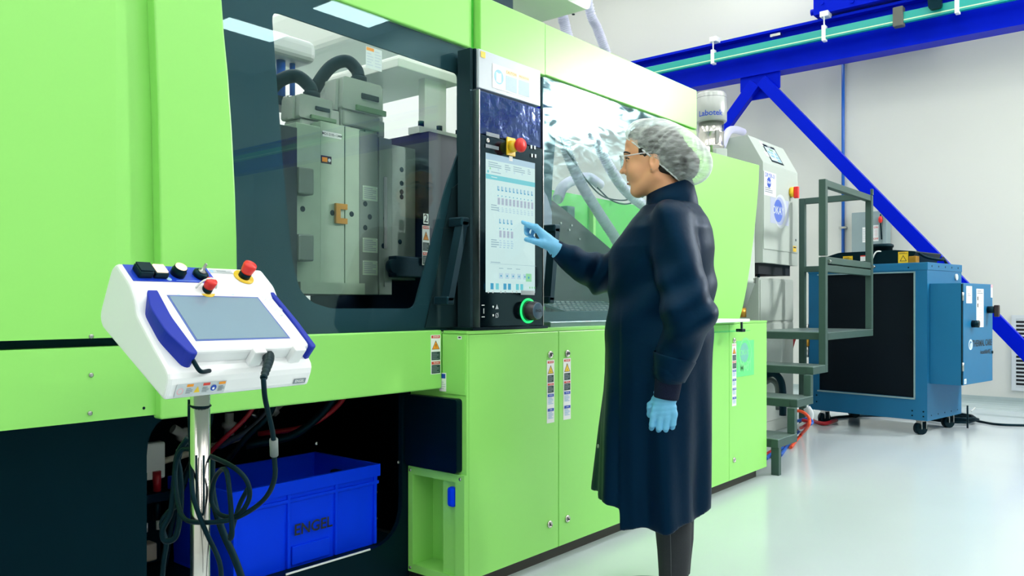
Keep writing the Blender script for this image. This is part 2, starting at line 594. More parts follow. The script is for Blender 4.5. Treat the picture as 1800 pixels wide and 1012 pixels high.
opening = [xz(u, v, DY) for u, v in ((484, 16), (812, 128), (812, 268), (790, 330), (735, 542), (588, 542), (556, 532), (534, 510), (521, 462), (505, 300))]
opening = rounded(opening, [0.03, 0.02, 0, 0.02, 0.03, 0.02, 0.02, 0.02, 0.03, 0], 4)
MB().plate(wout, [opening], DY + 0.02, DY + 0.028, 'y').build('window_border', FRIT, door)
PANE = glass('door_glass', (0.96, 0.985, 0.985), 1.5, 0.004, 0.012)
MB().prism([(x, z) for x, z in wout], DY + 0.008, DY + 0.012, 'y').build('window_pane', PANE, door)
HANDLE = mat('handle_charcoal', (16, 32, 38), 0.4, noise=0.05, spec=0.4, tint=TT_)
def handle(parent, top, bot, side):
    """angular pull handle: two brackets and a slanting grip"""
    a = atY(*top, DY - 0.05); b = atY(*bot, DY - 0.05)
    m = MB()
    m.box(a.x - 0.022, a.x + 0.022, DY - 0.07, DY + 0.002, a.z - 0.018, a.z + 0.018, bev=0.006)
    m.box(b.x - 0.02, b.x + 0.02, DY - 0.07, DY + 0.002, b.z - 0.016, b.z + 0.016, bev=0.006)
    pr = [(-0.014, -0.02), (0.014, -0.02), (0.014, 0.02), (-0.014, 0.02)]
    v = [(a.x + x, DY - 0.05 + y, a.z) for x, y in pr] + [(b.x + x, DY - 0.05 + y, b.z) for x, y in pr]
    m.add(v, [(0, 1, 2, 3), (7, 6, 5, 4), (0, 4, 5, 1), (1, 5, 6, 2), (2, 6, 7, 3), (3, 7, 4, 0)])
    return m.build('door_handle', HANDLE, parent)
handle(door, (812, 390), (786, 528), 1)
# angular frame bar beside the handle
bar = [xz(u, v, DY) for u, v in ((800, 330), (838, 300), (838, 576), (752, 576), (776, 470), (786, 400))]
FRAMEC = mat('door_frame_charcoal', (34, 50, 54), 0.45, noise=0.05, spec=0.3, tint=TT_)
MB().prism(bar, DY + 0.0125, DY + 0.019, 'y').build('frame_bar', FRAMEC, door)

NOTE = mat('note_pale', (214, 220, 214), 0.5, noise=0.02)
a = atY(641, 119, DY + 0.0205); b = atY(669, 90, DY + 0.0205)
def danger(name, parent, O, ex, w, h, kind):
    tri = [(0.5, 0.90), (0.9, 0.68), (0.1, 0.68)]
    items = []
    if kind == 'short':
        items = [('r', (.06, .915, .94, .985), PRED), ('t', 'DANGER', .54, .95, h * .055, PW),
                 ('p', [(.5, .86), (.9, .63), (.1, .63)], PK), ('p', [(.5, .835), (.84, .64), (.16, .64)], ORANGE), ('p', [(.44, .66), (.48, .76), (.43, .76)], PK), ('p', [(.56, .66), (.58, .76), (.52, .76)], PK),
                 ('r', (.06, .36, .94, .57), PGREEN), ('lines', (.12, .38, .8, .55, 5), PGREY),
                 ('r', (.06, .25, .94, .32), PRED), ('t', 'PELIGRO', .54, .285, h * .05, PW),
                 ('r', (.06, .02, .94, .235), PGREEN), ('lines', (.12, .04, .8, .21, 5), PGREY)]
    else:
        n = 2 if kind == 'long' else 4
        top = 0.52 if n == 2 else 0.40
        def Y(t): return 1 - t * top
        items = [('r', (.1, Y(.1), .9, Y(.03)), PPINK if kind == 'faded' else PRED), ('t', 'DANGER', .54, Y(.065), h * .028, PW),
                 ('p', [(.5, Y(.15)), (.9, Y(.42)), (.1, Y(.42))], PK), ('p', [(.5, Y(.19)), (.82, Y(.405)), (.18, Y(.405))], ORANGE if n == 4 else YEL), ('p', [(.54, Y(.26)), (.44, Y(.34)), (.56, Y(.34)), (.46, Y(.40)), (.5, Y(.35)), (.42, Y(.35))], PK),
                 ('r', (.1, Y(.68), .9, Y(.46)), PGREEN), ('lines', (.14, Y(.66), .8, Y(.48), 4), PGREY),
                 ('r', (.1, Y(.775), .9, Y(.715)), PRED), ('t', 'PELIGRO', .54, Y(.745), h * .024, PW),
                 ('r', (.1, Y(1.0), .9, Y(.79)), PGREEN), ('lines', (.14, Y(.98), .8, Y(.81), 4), PGREY)]
        rest = 1 - top - 0.02
        for i in range(n):
            y1 = 1 - top - 0.02 - rest * i / n
            hh = 0.045 if n == 2 else 0.035
            items += [('r', (.1, y1 - hh, .9, y1), PBLUE), ('t', ('NOTICE', 'AVISO')[i % 2], .5, y1 - hh / 2, h * .026, PW),
                      ('lines', (.12, y1 - rest / n * .72, .8, y1 - hh - .01, 5), PLBLUE)]
    return sticker(name, parent, O, ex, EZ, w, h, PW, items, label='white safety label with red header, yellow triangle and dark text blocks')
sticker('window_note', door, Vector((a.x, DY + 0.0145, a.z)), EX, EZ, b.x - a.x, b.z - a.z, NOTE, [('r', (.03, .82, .5, .97), ORANGE), ('lines', (.05, .1, .45, .75, 5), PLG), ('lines', (.55, .1, .95, .92, 6), PLG)], label='small pale notice with orange header on the glass')
p = atY(757, 658, DY); p2_ = atY(774, 588, DY)
danger('warning_label', door, Vector((p.x, DY - 0.0004, p.z)), EX, p2_.x - p.x, p2_.z - p.z, 'short')

# --- top fascia: block above the terminal, long fascia over the right window
XM0, XM1 = atY(843, 90, 0.1).x, atY(957, 40, 0.1).x
XR0, XR1 = atY(958, 40, DY).x, atY(1225, 158, DY).x
MB().box(XM0, XM1, 0.095, 0.3, 2.075, Z_TOP - 0.012, bev=0.004).build('fascia_block', GREEN, mc)
MB().box(XM0 - 0.03, XM0 - 0.002, 0.13, 0.3, 2.075, Z_TOP).build('fascia_gap', GREEN_IN, mc)
MB().box(XR0, XR1, DY, 0.3, Z_WTOP, Z_TOP, bev=0.004).build('long_fascia', GREEN, mc)

# --- right hand window
XR2 = atY(1194, 225, DY).x
rw_out = [(XR0, Z_SILL + 0.008), (XR2, Z_SILL + 0.008), (XR2, Z_WTOP - 0.006), (XR0, Z_WTOP - 0.006)]
rw_in = [xz(u, v, DY) for u, v in ((988, 180), (1186, 250), (1186, 545), (962, 548), (958, 480), (962, 450), (974, 395), (978, 300))]
rw_in = rounded(rw_in, 0.03, 4)
rdoor = MB().plate(rw_out, [rw_in], DY + 0.02, DY + 0.028, 'y').build('right_guard', FRIT, mc)
RPANE = glass('right_glass', (0.97, 0.99, 0.99), 1.5, 0.04, 0.26, 0.03)
MB().prism(rw_out, DY + 0.008, DY + 0.012, 'y').build('window_pane', RPANE, rdoor)
handle(rdoor, (974, 402), (964, 527), -1)
bar2 = [xz(u, v, DY) for u, v in ((957, 330), (966, 345), (974, 372), (974, 400), (957, 575))]
MB().prism(bar2, DY + 0.0125, DY + 0.019, 'y').build('frame_bar', mat('frame_grey', (110, 124, 146), 0.4), rdoor)
MB().box(XR0, XR2, DY - 0.03, DY + 0.03, Z_SILL - 0.004, Z_SILL + 0.022, bev=0.004).build('window_sill', mat('sill_grey', (96, 122, 126), 0.3, 0.4), rdoor)

# --- right hand cover with its curved end
rc = [(XR2 + 0.003, Z_SILL), (XR2 + 0.003, Z_WTOP - 0.008), (XR1 + 0.0, Z_WTOP - 0.008), (XR1, 1.985)]
rc += [xz(u, v, DY) for u, v in ((1335, 290), (1334, 320), (1331, 360), (1326, 410), (1320, 460), (1313, 505), (1306, 540))]
rc += [(xz(1300, 560, DY)[0], Z_SILL)]
o = MB().prism(rc, DY, DY + 0.06, 'y').build('curved_cover', GREEN, mc)
bv = o.modifiers.new('edge', 'BEVEL'); bv.width = 0.005; bv.segments = 2; bv.limit_method = 'ANGLE'; bv.angle_limit = 0.6

# --- low control cabinet with five doors
XC1 = atY(1348, 820, 0).x
seams = [XCAB + 0.012, atY(982, 700, 0).x, atY(1103, 700, 0).x, (atY(1103, 700, 0).x + atY(1282, 700, 0).x) / 2, atY(1282, 700, 0).x, XC1]
pz = 0.455
cab = MB()
cab.box(XCAB + 0.001, XC1, 0.022, 0.30, pz + 0.003, Z_SILL - 0.012)
cab.box(XCAB + 0.11, XC1, 0.022, 0.30, 0.06, pz + 0.003)
cab.box(XCAB + 0.001, XCAB + 0.11, 0.022, 0.044, 0.06, pz + 0.003)
cab.box(XCAB + 0.001, XCAB + 0.11, 0.276, 0.30, 0.06, pz + 0.003)
cab.box(XCAB + 0.001, XCAB + 0.11, 0.022, 0.30, 0.06, 0.072)
cab.box(XCAB, XC1, 0.0, 0.118, Z_SILL - 0.014, Z_SILL - 0.002)
cab.box(XCAB, XCAB + 0.011, 0.0, 0.12, 0.06, Z_SILL - 0.012)
cabo = cab.build('control_cabinet', GREEN, mc)
MB().box(XCAB + 0.04, XC1 - 0.05, 0.05, 0.3, 0.0, 0.06).build('plinth', mat('plinth_brown', (40, 38, 30), 0.5), mc)
for i in range(5):
    d = MB().box(seams[i] + 0.0015, seams[i + 1] - 0.0015, 0.0, 0.02, 0.062, Z_SILL - 0.016, bev=0.003).build('cabinet_door', GREEN, mc)
    def lock(u, v):
        p = atY(u, v, 0)
        T = Matrix.Translation((p.x, -0.0, p.z)) @ Matrix.Rotation(math.pi / 2, 4, 'X')
        m = MB().lathe([(0.016, 0), (0.016, 0.004), (0.012, 0.008), (0.009, 0.008), (0.009, 0.004), (0, 0.004)], T=T, n=20)
        m.box(-0.002, 0.002, -0.008, 0.008, 0.004, 0.0055, 1, T=T)
        m.build('lock', [CHROME, PK], d)
    if i == 0:
        lock(967, 623); lock(966, 921)
        a = atY(961, 744, 0); b = atY(974, 632, 0)
        danger('safety_label', d, Vector((a.x, -0.0004, a.z)), EX, b.x - a.x, b.z - a.z, 'long')
    if i == 1:
        lock(997, 621); lock(997, 911)
        a = atY(990, 738, 0); b = atY(1003, 629, 0)
        danger('safety_label', d, Vector((a.x, -0.0004, a.z)), EX, b.x - a.x, b.z - a.z, 'long')
    if i == 4:
        lock(1290, 598); lock(1290, 808)
        a = atY(1286.5, 714, 0); b = atY(1294, 603, 0)
        danger('safety_label', d, Vector((a.x, -0.0004, a.z)), EX, b.x - a.x, b.z - a.z, 'faded')
        a = atY(1294.5, 663, 0); b = atY(1325, 597, 0)
        SHEET = mat('green_sheet', (100, 226, 132), 0.25); SHG = mat('sheet_ring', (124, 226, 146), 0.3, noise=0); SHB = mat('sheet_disc', (110, 190, 170), 0.3, noise=0)
        sticker('number_sheet', d, Vector((a.x, -0.0004, a.z)), EX, EZ, b.x - a.x, b.z - a.z, SHEET,
                [('ring', (.5, .66, .36, .31), SHG), ('c', (.44, .66, .24), SHB), ('t', 'OKAY', .44, .66, .045, SHG), ('t', 'IM-01', .48, .26, .085, SHG)], label='see-through green sheet with ring logo and the number IM-01')

# --- the cabinet's left flank: cover plate, dark panel and open pocket
fl_ = cabo
MB().box(XCAB - 0.004, XCAB, 0.005, 0.12, 0.75, Z_SILL - 0.015).build('flank_cover', GREEN, cabo)
def side(u, v): 
    p = atX(u, v, XCAB); return (p.y, p.z)
pz = 0.455
poly = rounded([(0.30, 0.735), (0.022, 0.735), (0.022, 0.462), (0.30, 0.462)], 0.015)
MB().prism(poly, XCAB - 0.03, XCAB, 'x').build('dark_panel', mat('panel_black', (1, 13, 24), 0.45, spec=0.25, tint=TT_), cabo)
pk = MB()
pk.plate([(0.30, 0.045), (0.0, 0.045), (0.0, pz), (0.30, pz)], [[(0.275, 0.075), (0.045, 0.075), (0.045, pz - 0.03), (0.275, pz - 0.03)]], XCAB - 0.012, XCAB, 'x')
pk.box(XCAB + 0.10, XCAB + 0.105, 0.03, 0.29, 0.06, pz)
pocket = pk.build('service_pocket', GREEN, cabo)
for y, z in ((0.288, pz - 0.015), (0.02, pz - 0.015), (0.288, 0.06), (0.02, 0.06)):
    T = Matrix.Translation((XCAB - 0.012, y, z)) @ Matrix.Rotation(-math.pi / 2, 4, 'Y')
    MB().lathe([(0.006, 0), (0.006, 0.003), (0, 0.004)], T=T, n=10).build('screw', STEEL, pocket)
MB().box(XCAB - 0.02, XCAB + 0.05, 0.05, 0.085, 0.33, 0.405, bev=0.012).build('blue_socket', CRATE, pocket)
a = (XCAB - 0.0042, 0.0, 0.0)
sticker('side_label', cabo, Vector((XCAB - 0.0046, 0.135, 0.757)), -EY, EZ, 0.035, 0.07, PW, [('r', (.3, .7, .9, .95), PBLUE), ('lines', (.1, .1, .9, .55, 4), PLG)])
sticker('maker_plate', cabo, Vector((XCAB - 0.0046, 0.04, 0.955)), -EY, EZ, 0.02, 0.012, PW, [('r', (.2, .4, .8, .8), PK)])

# --- base frame below the door
bx0, bx1 = xz(258, 900, BY)[0], 2.135
hole = rounded([(bx0, 0.168), (bx1, 0.168), (bx1, 0.76), (bx0, 0.76)], [0.08, 0.16, 0.02, 0.12], 6)
MB().plate([(x_left, 0.0), (XCAB - 0.002, 0.0), (XCAB - 0.002, 0.775), (x_left, 0.775)], [hole], BY, BY + 0.02, 'y').build('base_plate', DARK, mc)
bm_ = MB()
bm_.box(x_left, 4.6, 1.48, 1.5, 0.0, 0.8)
bm_.box(1.0, XCAB, BY + 0.021, 1.48, 0.10, 0.165)
bm_.box(1.0, 4.6, 0.34, 1.5, 0.80, 0.985)
bm_.box(0.86, 0.9, BY + 0.021, 1.48, 0.0, 0.8)
bm_.box(2.6, 2.62, BY + 0.021, 1.48, 0.0, 0.8)
bm_.build('machine_bed', DARK, mc)
a = atY(502, 1009, BY); b = atY(650, 966, BY)
MB().box(a.x, b.x, BY - 0.004, BY, a.z - 0.003, a.z + 0.003).build('edge_strip', WHITE, mc)
for u, v in ((700, 812), (556, 779)):
    p = atY(u, v, BY)
    MB().lathe([(0.006, 0), (0.006, 0.003), (0, 0.004)], T=Matrix.Translation(p) @ Matrix.Rotation(math.pi / 2, 4, 'X'), n=10).build('screw', STEEL, mc)

# --- touch terminal
HX0, HX1 = atY(843, 300, HY).x, atY(954, 300, HY).x
TERM = mat('terminal_black', (2, 10, 16), 0.12, noise=0.1, spec=0.6, tint=(0.3, 0.8, 1))
ZT1, ZT2, ZT3 = 1.735, 1.905, 2.058
term = MB().box(HX0, HX1, HY, 0.115, 0.998, ZT1 - 0.004, bev=0.003).build('touch_terminal', TERM, mc)
MB().box(HX0 + 0.003, HX1 - 0.003, HY + 0.006, 0.115, ZT1, ZT2 - 0.006, bev=0.003).build('upper_glass', mat('terminal_film', (62, 84, 134), 0.09, 0.65, noise=0.3, nscale=9, spec=0.9, bump=0.4, bscale=11), term)
LITE = mat('lightbox_white', (188, 198, 206), 0.3, noise=0.01)
MB().box(HX0 + 0.006, HX1 - 0.002, HY + 0.01, 0.115, ZT2 + 0.004, ZT3, bev=0.003).build('sign_panel', LITE, term)
MB().box(HX0 - 0.004, HX0 + 0.004, HY + 0.02, 0.115, ZT2, ZT3).build('sign_gap', BLACK, term)
for x in (HX0 - 0.004, HX1 + 0.0005):
    MB().box(x, x + 0.004, HY - 0.002, 0.1, 0.998, ZT2 - 0.006).build('edge_trim', STEEL, term)
MB().box(HX0 - 0.02, HX0 - 0.0045, HY + 0.03, 0.115, 0.998, ZT3).build('side_cheek', FRAMEC, term)
MB().box(HX0 - 0.06, HX1 + 0.01, 0.0, 0.115, Z_SILL - 0.001, 0.998).build('foot', BLACK, term)
SY = HY + 0.01 - 0.0004
CPL = mat('caution_cream', (238, 226, 196), 0.5, noise=0); CBL = mat('caution_blue', (150, 200, 224), 0.5, noise=0); CGR = mat('caution_text', (184, 206, 222), 0.5, noise=0.05, nscale=200)
wS, hS = HX1 - HX0 - 0.012, ZT3 - ZT2 - 0.008
sticker('manual_notice', term, Vector((HX0 + 0.008, SY, ZT2 + 0.006)), EX, EZ, wS, hS, None,
        [('r', (.2, .1, .82, .75), PW), ('c', (.3, .43, .075), CBL), ('p', [(.26, .3), (.3, .27), (.34, .3), (.34, .55), (.3, .52), (.26, .55)], PW),
         ('r', (.41, .57, .59, .7), CPL), ('t', 'CAUTION', .5, .635, .014, ORANGE), ('r', (.62, .57, .8, .7), CPL), ('t', 'PRECAUCION', .71, .635, .01, ORANGE),
         ('r', (.41, .14, .59, .54), CGR), ('r', (.62, .14, .8, .54), CGR), ('r', (.02, .8, .09, .96), YEL)], label='pale notice with blue open-book sign and two text blocks')
def emat(name, col, s):
    m = mat(name, col, 0.15, emit=s, noise=0)
    m.node_tree.nodes['Principled BSDF'].inputs['Base Color'].default_value = (0.02, 0.02, 0.02, 1)
    for l in list(m.node_tree.nodes['Principled BSDF'].inputs['Base Color'].links): m.node_tree.links.remove(l)
    return m
ES = 0.85
SW = emat('screen_white', (206, 238, 236), ES); SB = emat('screen_cyan', (110, 206, 216), ES); SG = emat('screen_grey', (150, 184, 196), ES); SBT = emat('screen_button', (188, 220, 232), ES); SBB = emat('screen_blue', (60, 160, 200), ES); SP = emat('screen_mauve', (176, 184, 206), ES); SGN = emat('screen_green', (150, 222, 170), ES); STP = emat('screen_header', (170, 206, 224), ES)
sx0, sz1 = xz(853.5, 268, HY); sx1, sz0 = xz(940, 515, HY)
its = [('r', (0, .955, 1, 1), STP), ('r', (0, .815, 1, .85), SB), ('lines', (.05, .90, .3, .945, 3), SG), ('lines', (.37, .90, .48, .945, 3), SG), ('lines', (.54, .90, .78, .945, 3), SG), ('lines', (.84, .90, .9, .945, 3), SG),
       ('c', (.04, .868, .018), SB), ('lines', (.1, .862, .36, .876, 1), SG), ('lines', (.1, .826, .26, .84, 1), SW)]
for k in range(5):
    its.append(('c', (.08 + .16 * k, .893, .014), SGN if k == 0 else SBT))
for k in range(10):
    x = .22 + .073 * k
    its += [('r', (x, .74, x + .04, .775), SBT), ('r', (x, .742, x + .012, .775), SBB), ('r', (x, .742, x + .034, .750), SBB), ('c', (x + .01, .705, .009), SBB), ('r', (x, .64, x + .045, .69), SP), ('lines', (x + .004, .645, x + .04, .685, 3), SG), ('lines', (x, .585, x + .04, .625, 3), STP)]
for k in range(4):
    x = .22 + .073 * k
    its += [('r', (x, .50, x + .04, .535), SBT), ('r', (x, .502, x + .012, .535), SBB), ('r', (x, .502, x + .034, .510), SBB), ('c', (x + .01, .465, .009), SBB), ('r', (x, .40, x + .045, .45), SP), ('lines', (x + .004, .405, x + .04, .445, 3), SG), ('lines', (x, .32, x + .05, .385, 4), STP)]
its += [('lines', (.05, .585, .2, .635, 3), SG), ('lines', (.05, .32, .2, .385, 4), SG), ('r', (.03, .205, .97, .207), SG), ('lines', (.04, .21, .3, .222, 1), SG), ('lines', (.2, .17, .32, .18, 1), SG), ('lines', (.36, .17, .5, .18, 1), SG), ('lines', (.54, .17, .66, .18, 1), SG)]
for k in range(5):
    its += [('r', (.2 + .12 * k, .10, .28 + .12 * k, .14), SBT), ('c', (.24 + .12 * k, .12, .012), SBB)]
its += [('r', (.74, .085, .86, .145), SGN), ('c', (.8, .115, .015), SBB)]
for k, x in enumerate((.03, .13, .28, .37, .53, .62)):
    its.append(('r', (x, .02, x + .06, .065), SBB if k in (0, 2, 3) else SB))
for x in (.82, .87, .92): its.append(('c', (x, .04, .014), SGN))
scr = sticker('touch_screen', term, Vector((sx0, HY - 0.0004, sz0)), EX, EZ, sx1 - sx0, sz1 - sz0, SW, its, label='lit pale cyan touch screen with rows of icons and buttons')
# marks printed on the black glass
tw, tz = HX1 - HX0, ZT1 - 0.998
tm = []
for k, u in enumerate((858, 866, 880, 887.5, 900, 907.5)):
    x, z = xz(u, 513, HY); tm.append(('c', ((x - HX0) / tw, (z - 0.998) / tz, 0.011), PW))
for (u0, v0, u1, v1) in ((915, 518.5, 939, 511), (840.5, 536, 851, 535.3), (840.5, 557, 851, 556.3), (853, 252, 875, 258)):
    pass
def rc_(u0, v0, u1, v1, m):
    a = xz(u0, v0, HY); b = xz(u1, v1, HY)
    tm.append(('r', ((a[0] - HX0) / tw, (a[1] - 0.998) / tz, (b[0] - HX0) / tw, (b[1] - 0.998) / tz), m))
rc_(915, 518, 939, 511, PLG); rc_(846, 537, 851, 535.5, PW); rc_(846, 557.5, 851, 556, PW); rc_(849, 551, 850.2, 542, PW)
rc_(853, 259, 876, 258, PGREY)
rc_(854, 238, 877, 237, PGREY)
for u, v in ((866, 539), (866, 554)):
    x, z = xz(u, v, HY); tm.append(('c', ((x - HX0) / tw, (z - 0.998) / tz, 0.012), PW))
x, z = xz(872.5, 539, HY); X = (x - HX0) / tw; Z = (z - 0.998) / tz
tm.append(('p', [(X - .025, Z - .012), (X + .025, Z - .012), (X, Z + .014)], PLG)); 
x, z = xz(872.5, 554, HY); X = (x - HX0) / tw; Z = (z - 0.998) / tz
tm += [('ring', (X, Z, .024, .017), PLG), ('p', [(X - .026, Z - .014), (X - .02, Z - .014), (X + .026, Z + .014), (X + .02, Z + .014)], PLG)]
for u, v in ((933, 258), (939, 259), (934, 273), (940, 274)):
    rc_(u - 1.4, v + 3, u + 1.6, v - 2.5, PLG)
sticker('terminal_print', term, Vector((HX0, HY - 0.0005, 0.998)), EX, EZ, tw, tz, None, tm, label='small white symbols printed on the black glass')
# emergency stop
p = atY(897, 258, HY)
T = Matrix.Translation(p) @ Matrix.Rotation(math.pi / 2, 4, 'X')
es = MB(); es.box(-0.026, 0.026, -0.036, 0.036, 0, 0.006, 1, T=T, bev=0.002); es.lathe([(0.024, 0.006), (0.022, 0.035), (0.018, 0.035)], T=T, n=24, mi=1)
es.lathe([(0.012, 0.03), (0.02, 0.038), (0.028, 0.048), (0.028, 0.058), (0.022, 0.066), (0, 0.068)], T=T, n=24, mi=0)
es.box(-0.008, 0.012, -0.056, -0.037, 0, 0.002, 2, T=T)
es.build('emergency_stop', [RED, YEL, PW], term, label='red mushroom stop button on a yellow plate')
p = atY(928, 546, HY)
T = Matrix.Translation(p) @ Matrix.Rotation(math.pi / 2, 4, 'X')
GLOW = emat('ring_green', (30, 240, 120), 1.3)
rg = MB().lathe([(0.043, 0), (0.051, 0), (0.051, 0.004), (0.043, 0.004), (0.043, 0)], T=T, n=36).build('ring_light', GLOW, term)
KN = mat('knob_charcoal', (44, 42, 44), 0.25)
MB().lathe([(0.042, 0), (0.04, 0.012), (0.036, 0.05), (0.034, 0.052)], T=T, n=32).lathe([(0.034, 0.052), (0.030, 0.055), (0, 0.056)], T=T, n=32, mi=1).build('jog_knob', [KN, mat('knob_cap', (78, 104, 124), 0.3)], term)
sticker('knob_lettering', term, T @ Vector((-0.025, -0.01, 0.0552)), EX, EZ, 0.05, 0.02, None, [('t', 'ENGEL', .5, .5, .014, KN)])
T = Matrix.Translation(atY(857, 247, HY)) @ Matrix.Rotation(math.pi / 2, 4, 'X')
MB().lathe([(0.009, 0), (0.009, 0.004), (0.004, 0.005), (0.004, 0.003), (0, 0.003)], T=T, n=16).build('key_switch', CHROME, term)

# --- inside the clamp area: platens, rear guard, gantry bracket
IN = MB()
IN.box(1.48, 1.79, 0.50, 1.35, 0.985, 1.74)
mp = IN.build('moving_platen', mat('platen_grey', (34, 50, 56), 0.5, 0.2), mc)
fp = MB().box(2.47, 2.66, 0.50, 1.35, 0.985, 1.84).build('fixed_platen', mat('platen_navy', (8, 26, 50), 0.45), mc)
a = atY(733, 465, 0.50); b = atY(746, 396, 0.50)
danger('warning_label', fp, Vector((a.x + 0.03, 0.4994, a.z)), EX, b.x - a.x, b.z - a.z, 'short')
a = atY(735, 392, 0.50); b = atY(744, 375, 0.50)
sticker('number_label', fp, Vector((a.x + 0.03, 0.4994, a.z)), EX, EZ, b.x - a.x, b.z - a.z, PW, [('t', '2', .5, .5, .05, PK)])
MB().box(1.1, 2.46, 1.40, 1.44, 0.985, 1.55).build('rear_guard', mat('guard_dark_teal', (30, 52, 62), 0.5), mc)
MB().box(1.05, 1.1, 0.26, 1.5, 0.985, 2.3).build('clamp_wall', FRIT, mc)
gt = MB()
gt.box(2.40, 2.80, 0.62, 1.30, 2.13, 2.17, bev=0.004); gt.box(2.60, 2.74, 0.66, 0.70, 1.84, 2.13); gt.box(2.50, 2.60, 0.95, 1.0, 1.84, 2.13); gt.box(2.46, 2.50, 1.2, 1.26, 1.84, 2.13)
gt.box(2.48, 2.82, 0.66, 1.25, 2.17, 2.22, bev=0.01); gt.box(2.46, 2.80, 0.55, 0.62, 1.84, 1.87)
gt.build('gantry_bracket', WHITE, mc)
for x, y in ((2.5, 0.58), (2.62, 0.585), (2.74, 0.58)):
    MB().cyl((x, y, 1.87), (x, y, 1.90), 0.014, 12).build('bolt', BLACK, mc)
# --- behind the right window: green rear guard, deck, sloping cover
rg_ = MB(); rg_.box(2.70, 6.15, 1.25, 1.29, 0.985, 1.86)
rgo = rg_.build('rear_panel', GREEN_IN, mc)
for x in (3.45, 3.85, 4.3, 4.8):
    MB().box(x, x + 0.03, 1.215, 1.25, 0.99, 1.84).build('panel_rib', GREEN, rgo)
for x, z in ((3.3, 1.62), (3.62, 1.6), (4.05, 1.55), (4.45, 1.66), (4.6, 1.5)):
    MB().box(x, x + 0.09, 1.19, 1.25, z, z + 0.1, bev=0.006).build('terminal_box', mat('fixture_teal', (24, 92, 86), 0.5), rgo)
sl = [xz(u, v, 0.5) for u, v in ((958, 352), (985, 372), (1075, 448), (1110, 560), (958, 560))]
slope = MB().prism(sl, 0.46, 0.50, 'y').build('sloping_cover', mat('cover_brown', (20, 24, 22), 0.4, spec=0.3), mc)
for u, v in ((985, 392), (1000, 404), (1004, 396), (1018, 420), (996, 432)):
    p = atY(u, v, 0.459); MB().cyl(p, p + Vector((0, -0.006, 0)), 0.006, 10).build('bolt', STEEL, slope)
GR = mat('grating_teal', (52, 92, 100), 0.35, 0.5)
T = frame((3.16, 0.22, 1.03), EX, Vector((0, 0.92, 0.25)))
dk = MB().box(0, 0.62, 0, 0.3, 0, 0.01, T=T).build('perforated_deck', GR, mc)
stud = MB()
for i in range(14):
    for j in range(7):
        stud.box(0.02 + i * 0.042, 0.045 + i * 0.042, 0.02 + j * 0.04, 0.03 + j * 0.04, 0.01, 0.014, T=T)
stud.build('deck_studs', STEEL, dk, kind='stuff')
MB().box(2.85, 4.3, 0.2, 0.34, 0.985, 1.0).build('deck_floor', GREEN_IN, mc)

# ================================================================== MOULD AND CABLING SEEN THROUGH THE WINDOW
MY = 0.55
ux = [520, 564, 607, 633, 667, 690, 733]
xs = [atY(u, 300, MY).x for u in ux]
zt = [1.775, 1.80, 1.80, 1.795, 1.785, 1.765, 1.70]
mold = thing('injection_mold', 'grey steel injection mould of upright plates behind the left window', 'mold', (xs[3], 0.8, 0.985))
for i in range(6):
    y0 = MY + (0.0, 0.004, 0.002, 0.006, 0.002, 0.008)[i]
    pl = MB().box(xs[i] + 0.0012, xs[i + 1] - 0.0012, y0, MY + 0.5, 1.125 if i < 5 else 1.19, zt[i], bev=0.003)
    plate = pl.build('mold_plate', (MOLD, MOLD, MOLD, MOLD2, MOLD2, MOLD2)[i], mold)
    hx = (xs[i] + xs[i + 1]) / 2
    for (u, v) in {0: ((532, 367),), 1: ((584, 374),), 2: ((618, 376),), 3: ((650, 381), (642, 358), (642, 400)), 4: ((677, 384), (674, 432)), 5: ((706, 298), (706, 322), (706, 337), (706, 346), (703, 425))}.get(i, ()):
        p = atY(u, v, y0)
        MB().lathe([(0.011, -0.0006), (0.011, -0.0012), (0.009, -0.0012), (0.0, -0.0008)], T=Matrix.Translation(p) @ Matrix.Rotation(math.pi / 2, 4, 'X') @ Matrix.Scale(-1, 4, (0, 0, 1)), n=14).build('bolt_hole', DARK, plate)
    if i == 1:
        a = atY(567, 239, y0); b = atY(600, 232, y0)
        sticker('id_plate', plate, Vector((a.x, y0 - 0.0004, a.z)), EX, EZ, b.x - a.x, 0.022, PW, [('t', 'MO1-2105-12MM', .5, .5, .0135, PK)])
        a = atY(564, 286, y0)
        sticker('brass_tag', plate, Vector((a.x, y0 - 0.0004, a.z)), EX, EZ, 0.05, 0.03, PK, [('r', (.1, .2, .6, .8), ORANGE), ('c', (.8, .5, .14), PLG)])
    if i == 3:
        for v in (338, 430, 470):
            a = atY(637, v, y0)
            sticker('plate_tag', plate, Vector((a.x, y0 - 0.0004, a.z - 0.03)), EX, EZ, 0.08, 0.06, MOLD, [('lines', (.1, .1, .9, .9, 6), PGREY), ('c', (.05, .92, .03), PLG), ('c', (.95, .92, .03), PLG)])
    if i == 4:
        MB().box(hx - 0.012, hx + 0.004, y0 - 0.004, y0, 1.32, 1.62).build('groove', STEEL, plate)
        MB().box(hx - 0.01, hx + 0.008, y0 - 0.004, y0, 1.16, 1.27).build('groove', MOLD2, plate)
    if i == 5:
        MB().box(xs[5] - 0.02, xs[6] + 0.0, y0 - 0.05, y0, 1.20, 1.29, bev=0.006).build('clamp_block', BLACK, plate)
        MB().cyl((xs[5] - 0.02, y0 - 0.051, 1.245), (xs[5] - 0.02, y0 - 0.02, 1.245), 0.03, 18).build('clamp_screw', RUBBER, plate)
BRASS = mat('brass', (190, 140, 50), 0.35, 0.7)
a = atY(591, 392, MY - 0.012); b = atY(611, 359, MY - 0.012)
